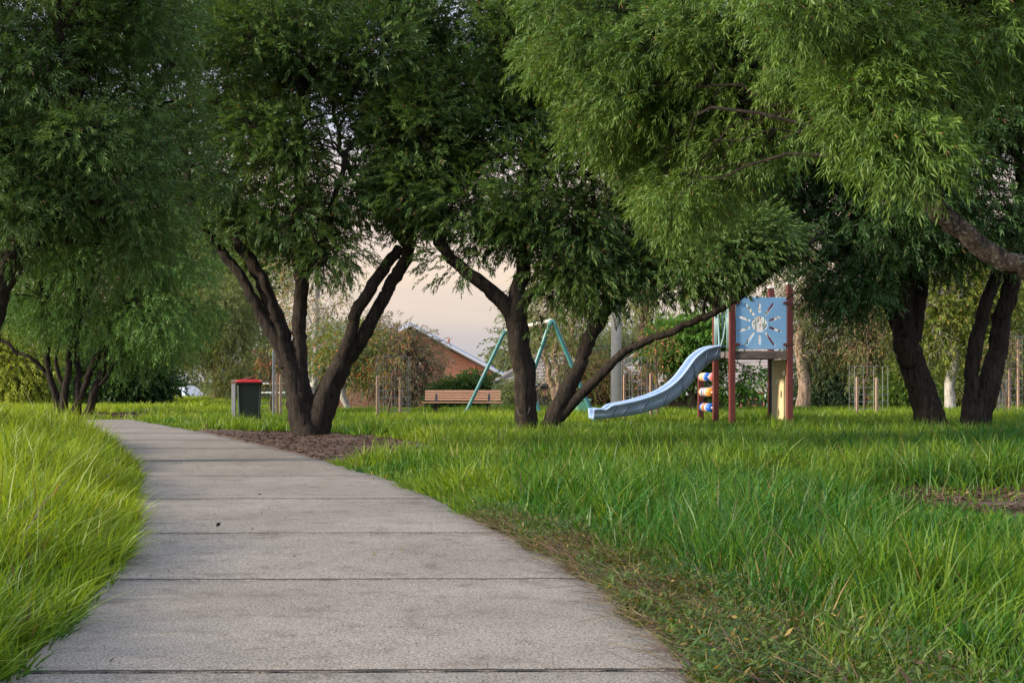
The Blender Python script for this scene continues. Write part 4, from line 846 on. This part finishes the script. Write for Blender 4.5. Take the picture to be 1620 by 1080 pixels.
# abacus
ab = [(.885, [('pink', 1.14), ('bwhite', 1.17), ('bblue', 1.52), ('bwhite', 1.60), ('orange', 1.68), ('peach', 1.77), ('peach', 1.85)]),
      (.615, [('orange', 1.30), ('orange', 1.38), ('bwhite', 1.46), ('pink', 1.53), ('bwhite', 1.60), ('bblue', 1.67), ('bwhite', 1.74), ('peach', 1.84)]),
      (.34, [('bblue', 1.30), ('bblue', 1.38), ('bwhite', 1.46), ('pink', 1.54), ('orange', 1.63), ('bwhite', 1.71), ('bblue', 1.80)])]
for zz, bd in ab:
    rod = MB().cyl((0, 1.05, zz), (0, 1.95, zz), .014).build('abacus_rod', M['bwhite'], pt, True)
    for cn, yy in bd:
        MB().tube([(0, yy-.042, zz), (0, yy-.038, zz), (0, yy-.022, zz), (0, yy+.022, zz), (0, yy+.038, zz), (0, yy+.042, zz)], [.01, .055, .078, .078, .055, .01], 20).build('bead', M[cn], rod, True)

# ------------------------------------------------------------------ swing frame
sw_h = 2.02
def ground_pt(x_, y_): return (x_, y_, float(H(x_, y_)))
Dr, Dl = (sw_h-EYE)*FPX/97, (sw_h-EYE)*FPX/81
ar = np.array(((873-810)/FPX*Dr, Dr, sw_h)); al = np.array(((801-810)/FPX*Dl, Dl, sw_h))
sw = thing('swing_frame', 'teal and cream A frame swing set behind the leaning trunk', 'swing set', (0, 0, 0))
for ap, f1, f2, DD in ((ar, 815, 944, Dr), (al, 734, 857, Dl)):
    x1, x2 = (f1-810)/FPX*DD, (f2-810)/FPX*DD
    d1 = np.array((x1, DD-.05, 0))-ap; d2 = np.array((x2, DD+.05, 0))-ap
    A1, A2 = ap+d1*.075, ap+d2*.075
    pts = [ap+d1*1.06, ap+d1*.5, A1, ap+(d1+d2)*.018, A2, ap+d2*.5, ap+d2*1.06]
    p_, r_ = spline(pts, np.full(7, .042), .08)
    MB().tube(p_, .042, 12).build('frame_leg', M['teal'], sw, True)
bd = (al-ar); MB().cyl(ar+bd*.01-np.array((0, 0, .05)), al-bd*.01-np.array((0, 0, .05)), .04).build('crossbar', M['cream_metal'], sw, True)
for t in (.16, .32, .66, .82):
    c = ar+bd*t-np.array((0, 0, .05)); u = Vector(bd).normalized()*.03
    MB().cyl(Vector(c)-u, Vector(c)+u, .055).box(Vector(c)-Vector((0, 0, .075)), (.04, .04, .06)).build('hanger', M['black'], sw)

# ------------------------------------------------------------------ bench
D = 32.0
bn = thing('bench', 'red brown slatted park bench with back on dark legs', 'bench', ((731-810)/FPX*D, D, -.11), R(-3))
BW = 1.84
st_ = MB()
for q in range(4): st_.box((.02, -.26+q*.105, .41-.004*q), (BW+.08, .09, .035), bev=.008)
st_.build('seat', M['slat'], bn)
bk = MB()
for q in range(4): bk.box((0, .16+q*.022, .475+q*.063), (BW, .03, .052), Matrix.Rotation(R(-16), 3, 'X'), .008)
bk.box((0, .245, .655+.03), (BW, .06, .03), bev=.008); bk.build('backrest', M['slat'], bn)
for s in (-1, 1):
    MB().box((s*.64, -.02, .18), (.09, .09, .44), bev=.006).box((s*.64, -.08, .385), (.05, .42, .03)).bar((s*.64, .11, .39), (s*.64, .23, .66), .05, .03).build('leg', M['black'], bn)

# ------------------------------------------------------------------ wheelie bin on its post
D = 25.0; bx = (393-810)/FPX*D
wb = thing('wheelie_bin', 'dark green wheelie bin with a red lid beside the forked tree', 'bin', (bx+.01, D, 0), R(12))
mb = MB(); lv = [(0.03, .19, .23), (.35, .205, .25), (.74, .225, .275), (.77, .235, .285)]
for (z_, a, b) in lv: pass
vs = []
for (z_, a, b) in lv:
    for sx, sy in ((-1, -1), (1, -1), (1, 1), (-1, 1)):
        c_ = .03
        for q in ((-c_*sx, 0), (0, -c_*sy)) if sx*sy > 0 else ((0, -c_*sy), (-c_*sx, 0)): vs.append((sx*a+q[0], sy*b+q[1], z_))
fs = [(i_*8+j_, i_*8+(j_+1) % 8, (i_+1)*8+(j_+1) % 8, (i_+1)*8+j_) for i_ in range(3) for j_ in range(8)]+[tuple(range(7, -1, -1)), tuple(range(24, 32))]
mb.add(vs, fs); mb.box((0, 0, .775), (.50, .60, .04), bev=.015)
mb.bar((-.17, -.285, .1), (-.19, -.29, .7), .012).bar((.17, -.285, .1), (.19, -.29, .7), .012)
mb.build('body', M['bin'], wb)
ld = MB(); ld.box((0, -.02, .815), (.49, .60, .03), Matrix.Rotation(R(2), 3, 'X'), .014); ld.box((0, 0, .835), (.38, .44, .03), None, .014); ld.build('lid', M['lid'], wb)
MB().cyl((-.2, .33, .76), (.2, .33, .76), .018).bar((-.2, .33, .76), (-.2, .27, .76), .03).bar((.2, .33, .76), (.2, .27, .76), .03).build('handle', M['bin'], wb)
for s in (-1, 1): MB().cyl((s*.18, .22, .1), (s*.23, .22, .1), .1, n=20).build('wheel', M['rubber'], wb, True)
bp_ = thing('bin_post', 'short galvanised post holding the bin at its left side', 'post', ((370-810)/FPX*D, D, 0))
MB().box((0, 0, .38), (.075, .075, .92), bev=.005).build('post', M['grey_metal'], bp_)
MB().box((.04, 0, .80), (.16, .09, .06), bev=.01).bar((.05, 0, .82), (.30, -.05, .86), .03).bar((.22, -.05, .86), (.46, -.12, .93), .05, .012).build('lid_arm', M['rust'], bp_)

# ------------------------------------------------------------------ concrete pole, box, bins, barrier
x, y, z = at(975, 34); mb = MB(); mb.tube([(0, 0, -.3), (0, 0, 2), (0, 0, 6.5)], [.145, .135, .11], 20)
o = mb.build('utility_pole', M['concrete'], None, True); o.location = (x, y, z); tag(o, 'round concrete pole rising behind the foot of the slide', 'pole')
x, y, z = at(920, 31); o = MB().box((0, 0, .12), (.34, .3, .44), bev=.04).box((0, 0, .36), (.38, .34, .04), bev=.015).build('utility_box', M['ogrn'], None); o.location = (x, y, z); o.rotation_euler.z = .3; tag(o, 'small pale green utility box in the grass beside the swing leg', 'box')
def wheelie(label, px, D, bodym, lidm, rz, sticker=None, dz=0):
    x, y, z = at(px, D); t = thing('wheelie_bin', label, 'bin', (x, y, z+dz), rz, 'kerbside bins behind the leaning trunk')
    MB().add([(s1*(.23+.03*k), s2*(.25+.03*k), .05+.85*k) for k in (0, 1) for s1, s2 in ((-1, -1), (1, -1), (1, 1), (-1, 1))], [(3, 2, 1, 0), (4, 5, 6, 7), (0, 1, 5, 4), (1, 2, 6, 5), (2, 3, 7, 6), (3, 0, 4, 7)]).box((0, 0, .9), (.56, .6, .04), bev=.01).build('body', bodym, t)
    MB().box((0, -.01, .945), (.55, .62, .04), Matrix.Rotation(R(4), 3, 'X'), .015).box((0, .0, .97), (.4, .44, .04), None, .015).build('lid', lidm, t)
    for s in (-1, 1): MB().cyl((s*.2, .24, .11), (s*.26, .24, .11), .11, n=16).build('wheel', M['rubber'], t, True)
    if sticker: MB().box((0, -.278, .72), (.16, .006, .17), Matrix.Rotation(R(2), 3, 'X')).build('sticker', sticker, t)
wheelie('blue grey bin with a white sticker beside the leaning trunk', 851, 39, M['slate_blue'], M['slate_blue'], .1, M['chalk'])
wheelie('black bin with a brown sticker between the blue grey and green bins', 862, 38.6, M['rubber'], M['bin'], -.05, M['rust'])
wheelie('dark green bin, rightmost of the three kerbside bins', 874, 39.2, M['bin'], M['bin'], .15)
x, y, z = at(578, 44); lg = thing('log_barrier', 'low weathered log barrier behind the caged sapling', 'barrier', (x, y, z))
MB().cyl((-1.1, 0, .34), (1.1, .1, .32), .1, n=12).build('rail', M['timber'], lg, True)
for s in (-.9, .1, 1.0): MB().cyl((s, .05, -.2), (s, .05, .3), .09, n=10).build('post', M['timber'], lg, True)

# picnic table behind the bin
x, y, z = at(436, 42); pk = thing('picnic_table', 'pale picnic table in the grass seen beyond the bin', 'picnic table', (x, y, z), .1)
MB().box((0, 0, .74), (1.6, .7, .05), bev=.01).build('table_top', M['bwhite'], pk)
for s in (-1, 1): MB().box((0, s*.65, .45), (1.6, .25, .04), bev=.01).build('seat', M['bwhite'], pk)
for s in (-1, 1): MB().bar((s*.6, -.5, 0), (s*.6, .25, .72), .06).bar((s*.6, .5, 0), (s*.6, -.25, .72), .06).bar((s*.6, -.7, .42), (s*.6, .7, .42), .05).build('leg', M['railteal'], pk)

# cars
def car(label, px, D, rz, dz=0):
    x, y, z = at(px, D); t = thing('parked_car', label, 'car', (x, y, z+dz), rz)
    prof_ = [(-2.1, .35), (-2.15, .75), (-1.95, .95), (-1.75, 1.0), (-1.55, 1.38), (-1.3, 1.5), (.1, 1.5), (.45, 1.42), (1.0, 1.0), (1.9, .85), (2.15, .65), (2.15, .35)]
    mb = MB(); vs = []; n_ = len(prof_)
    for (w_, ins) in ((-.86, 0), (-.78, 0), (.78, 0), (.86, 0)):
        for (a, b) in prof_:
            ww = w_*(.82 if b > 1.05 else 1.0)*(1 if abs(w_) > .8 else 1); vs.append((a, ww, b if abs(w_) < .8 else b-.03))
    fs = [(k*n_+i_, k*n_+(i_+1) % n_, (k+1)*n_+(i_+1) % n_, (k+1)*n_+i_) for k in range(3) for i_ in range(n_)]+[tuple(range(n_-1, -1, -1)), tuple(range(3*n_, 4*n_))]
    mb.add(vs, fs); mb.build('body', M['white'], t)
    for s in (-1, 1):
        MB().add([(-1.5, s*.80, 1.0), (.85, s*.80, 1.0), (.35, s*.715, 1.40), (-1.3, s*.715, 1.40)], [(0, 1, 2, 3)]).build('side_window', M['glass'], t)
        for xx in (-1.35, 1.35): MB().cyl((xx, s*.70, .33), (xx, s*.88, .33), .33, n=20).build('wheel', M['rubber'], t, True)
    MB().add([(-1.79, -.66, 1.03), (-1.79, .66, 1.03), (-1.60, .6, 1.36), (-1.60, -.6, 1.36)], [(0, 1, 2, 3)]).build('rear_window', M['glass'], t)
    MB().add([(1.0, -.66, 1.03), (1.0, .66, 1.03), (.5, .6, 1.40), (.5, -.6, 1.40)], [(0, 1, 2, 3)]).build('windscreen', M['glass'], t)
    for s in (-1, 1): MB().bar((-1.2, s*.55, 1.53), (0, s*.55, 1.53), .04, .06).build('roof_rail', M['grey_metal'], t)
car('white wagon parked at the far end of the grass left of the bin', 290, 76, R(80), .35)
car('white car roof showing behind the smooth grey trunk', 1512, 58, R(5), .35)

# basketball backboard
x, y, z = at(1190, 54); hb = thing('basketball_hoop', 'black and pink basketball backboard in front of the garage', 'basketball hoop', (x, y, z), 0)
zc = EYE+(600-634)*54/FPX-z
MB().box((0, 0, zc), (.95, .04, .72), bev=.03).build('backboard', M['rubber'], hb)
fr = MB()
for (w_, h_) in ((.93, .70), (.34, .28)):
    cz = zc if w_ > .5 else zc-.05
    for s in (-1, 1): fr.box((s*w_/2, -.035, cz), (.04, .02, h_+.04)).box((0, -.035, cz+s*h_/2), (w_-.05, .02, .04))
fr.build('board_marking', M['pink'], hb)
MB().cyl((0, .3, -.2), (0, .3, zc), .05).build('pole', M['rubber'], hb, True)
import math as _m
MB().tube([(.22*_m.cos(R(a)), -.27+.22*_m.sin(R(a)), zc-.28) for a in range(0, 361, 20)], .012, 6).build('rim', M['orange'], hb, True)
MB().box((-.3, -.03, zc-.28), (.16, .02, .12)).build('plate', M['chalk'], hb)

# ------------------------------------------------------------------ staked saplings in wire cages
def cage(label, px, D, w_, h_):
    x, y, z = at(px, D); mb = MB(); n_ = 12; r = w_/2
    for k in range(n_):
        a = 2*math.pi*k/n_; mb.cyl((r*math.cos(a), r*math.sin(a), 0), (r*math.cos(a), r*math.sin(a), h_), .0045, n=4)
    rows = int(h_/.15)
    for q in range(rows+1):
        zz = h_*q/rows
        for k in range(n_):
            a, b = 2*math.pi*k/n_, 2*math.pi*(k+1)/n_; mb.cyl((r*math.cos(a), r*math.sin(a), zz), (r*math.cos(b), r*math.sin(b), zz), .0045, n=4, caps=False)
    o = mb.build('wire_cage', M['wire'], None); o.location = (x, y, z); tag(o, label, 'wire cage', 'wire cages round young trees')
def stake(label, px, D, h_, lean=0, m='stake'):
    x, y, z = at(px, D); o = MB().box((0, 0, h_/2-.1), (.05, .05, h_+.2), bev=.004).box((0, 0, h_+.01), (.036, .036, .03), bev=.008).build('stake', M[m], None); o.location = (x, y, z); o.rotation_euler = (lean*.5, lean, .3)
    tag(o, label, 'stake', 'timber stakes by the young trees')
def sapling(label, px, D, h_, w_, cols, seed, dead=.5, n=26, ns=12, low=.35):
    x, y, z = at(px, D)
    limbs = [[(x, y, z-.05, .03), (x+.03, y, z+h_*.4, .024), (x-.02, y, z+h_*.75, .016), (x, y, z+h_, .008)]]
    for q in range(6):
        a = q*2.4; zz = z+h_*(low+.1*q*.9); limbs.append([(x, y, zz, .012), (x+w_*.3*math.cos(a), y+w_*.3*math.sin(a), zz+.2, .008), (x+w_*.5*math.cos(a), y+w_*.5*math.sin(a), zz+.35, .004)])
    bl = [(x, y, z+h_*.62, w_*.5, w_*.5, h_*.30), (x, y, z+h_*.85, w_*.35, w_*.35, h_*.18)]
    make_tree(label, 'tree', limbs, bl, M['brown'], M['far_leaf'], seed, n, w_*.17, int(ns*.5), 4, .16, .06, .028, cols=cols, dead=dead, name='sapling', group='young caged trees in the park', sides=6, step=.15, rough=.05, twig=.006, base=(x, y, z), shell=.2)
aut = ((.14, .15, .05), (.22, .22, .08), (.38, .15, .07)); brn = ((.13, .16, .06), (.20, .21, .09), (.34, .20, .12))
sapling('autumn coloured sapling in its cage between the forked tree and bench', 612, 29, 1.95, 1.15, aut, 81, .35, 26, 14)
stake('left stake beside the autumn coloured sapling near the bench', 597, 28, .90); stake('right stake beside the autumn coloured sapling near the bench', 633, 29, .88); cage('wire cage round the autumn coloured sapling near the bench', 622, 29.4, .75, 1.35)
sapling('reddish leaved young tree close behind the wheelie bin', 428, 30, 1.7, .85, aut, 82, .55, 26, 12)
stake('dark steel stake rising tallest behind the wheelie bin', 433, 27.5, 1.45, 0, 'grey_metal'); stake('brown stake just right of the steel stake behind the bin', 438, 27.5, .95); stake('brown stake touching the trunk of the forked tree at its left', 444, 27.4, .92); cage('wire cage behind the wheelie bin', 436, 30.5, 1.0, .95)
sapling('sparse young tree behind the lower end of the slide', 1040, 27, 2.0, .9, ((.14, .18, .05), (.2, .25, .06), (.38, .16, .08)), 83, .35, 30, 12)
stake('left stake behind the slide, nearest the concrete pole', 988, 27, .92); stake('right stake showing below and above the slide bed', 1030, 26.2, .95); cage('wire cage behind the lower end of the slide', 1012, 27.6, .75, 1.3)
sapling('brown leaved sapling between the play tower and black stems', 1366, 31, 2.9, 1.2, brn, 84, .4, 40, 14, .4)
stake('left stake beside the brown leaved sapling', 1356, 30, .88); stake('right stake beside the brown leaved sapling', 1387, 29.6, .86); cage('wire cage round the brown leaved sapling', 1374, 31, .9, 1.15)
sapling('orange leaved sapling at the right edge of the park', 1590, 31, 2.1, 1.2, brn, 85, .45, 28, 14, .3)
stake('left stake by the sapling at the right edge', 1597, 31.3, 1.1); stake('tall stake by the sapling at the right edge', 1611, 31, 1.75); cage('tall wire cage at the right edge of the park', 1612, 31.5, .9, 1.85); cage('low square wire guard left of the tall right cage', 1582, 31.6, .32, .85)
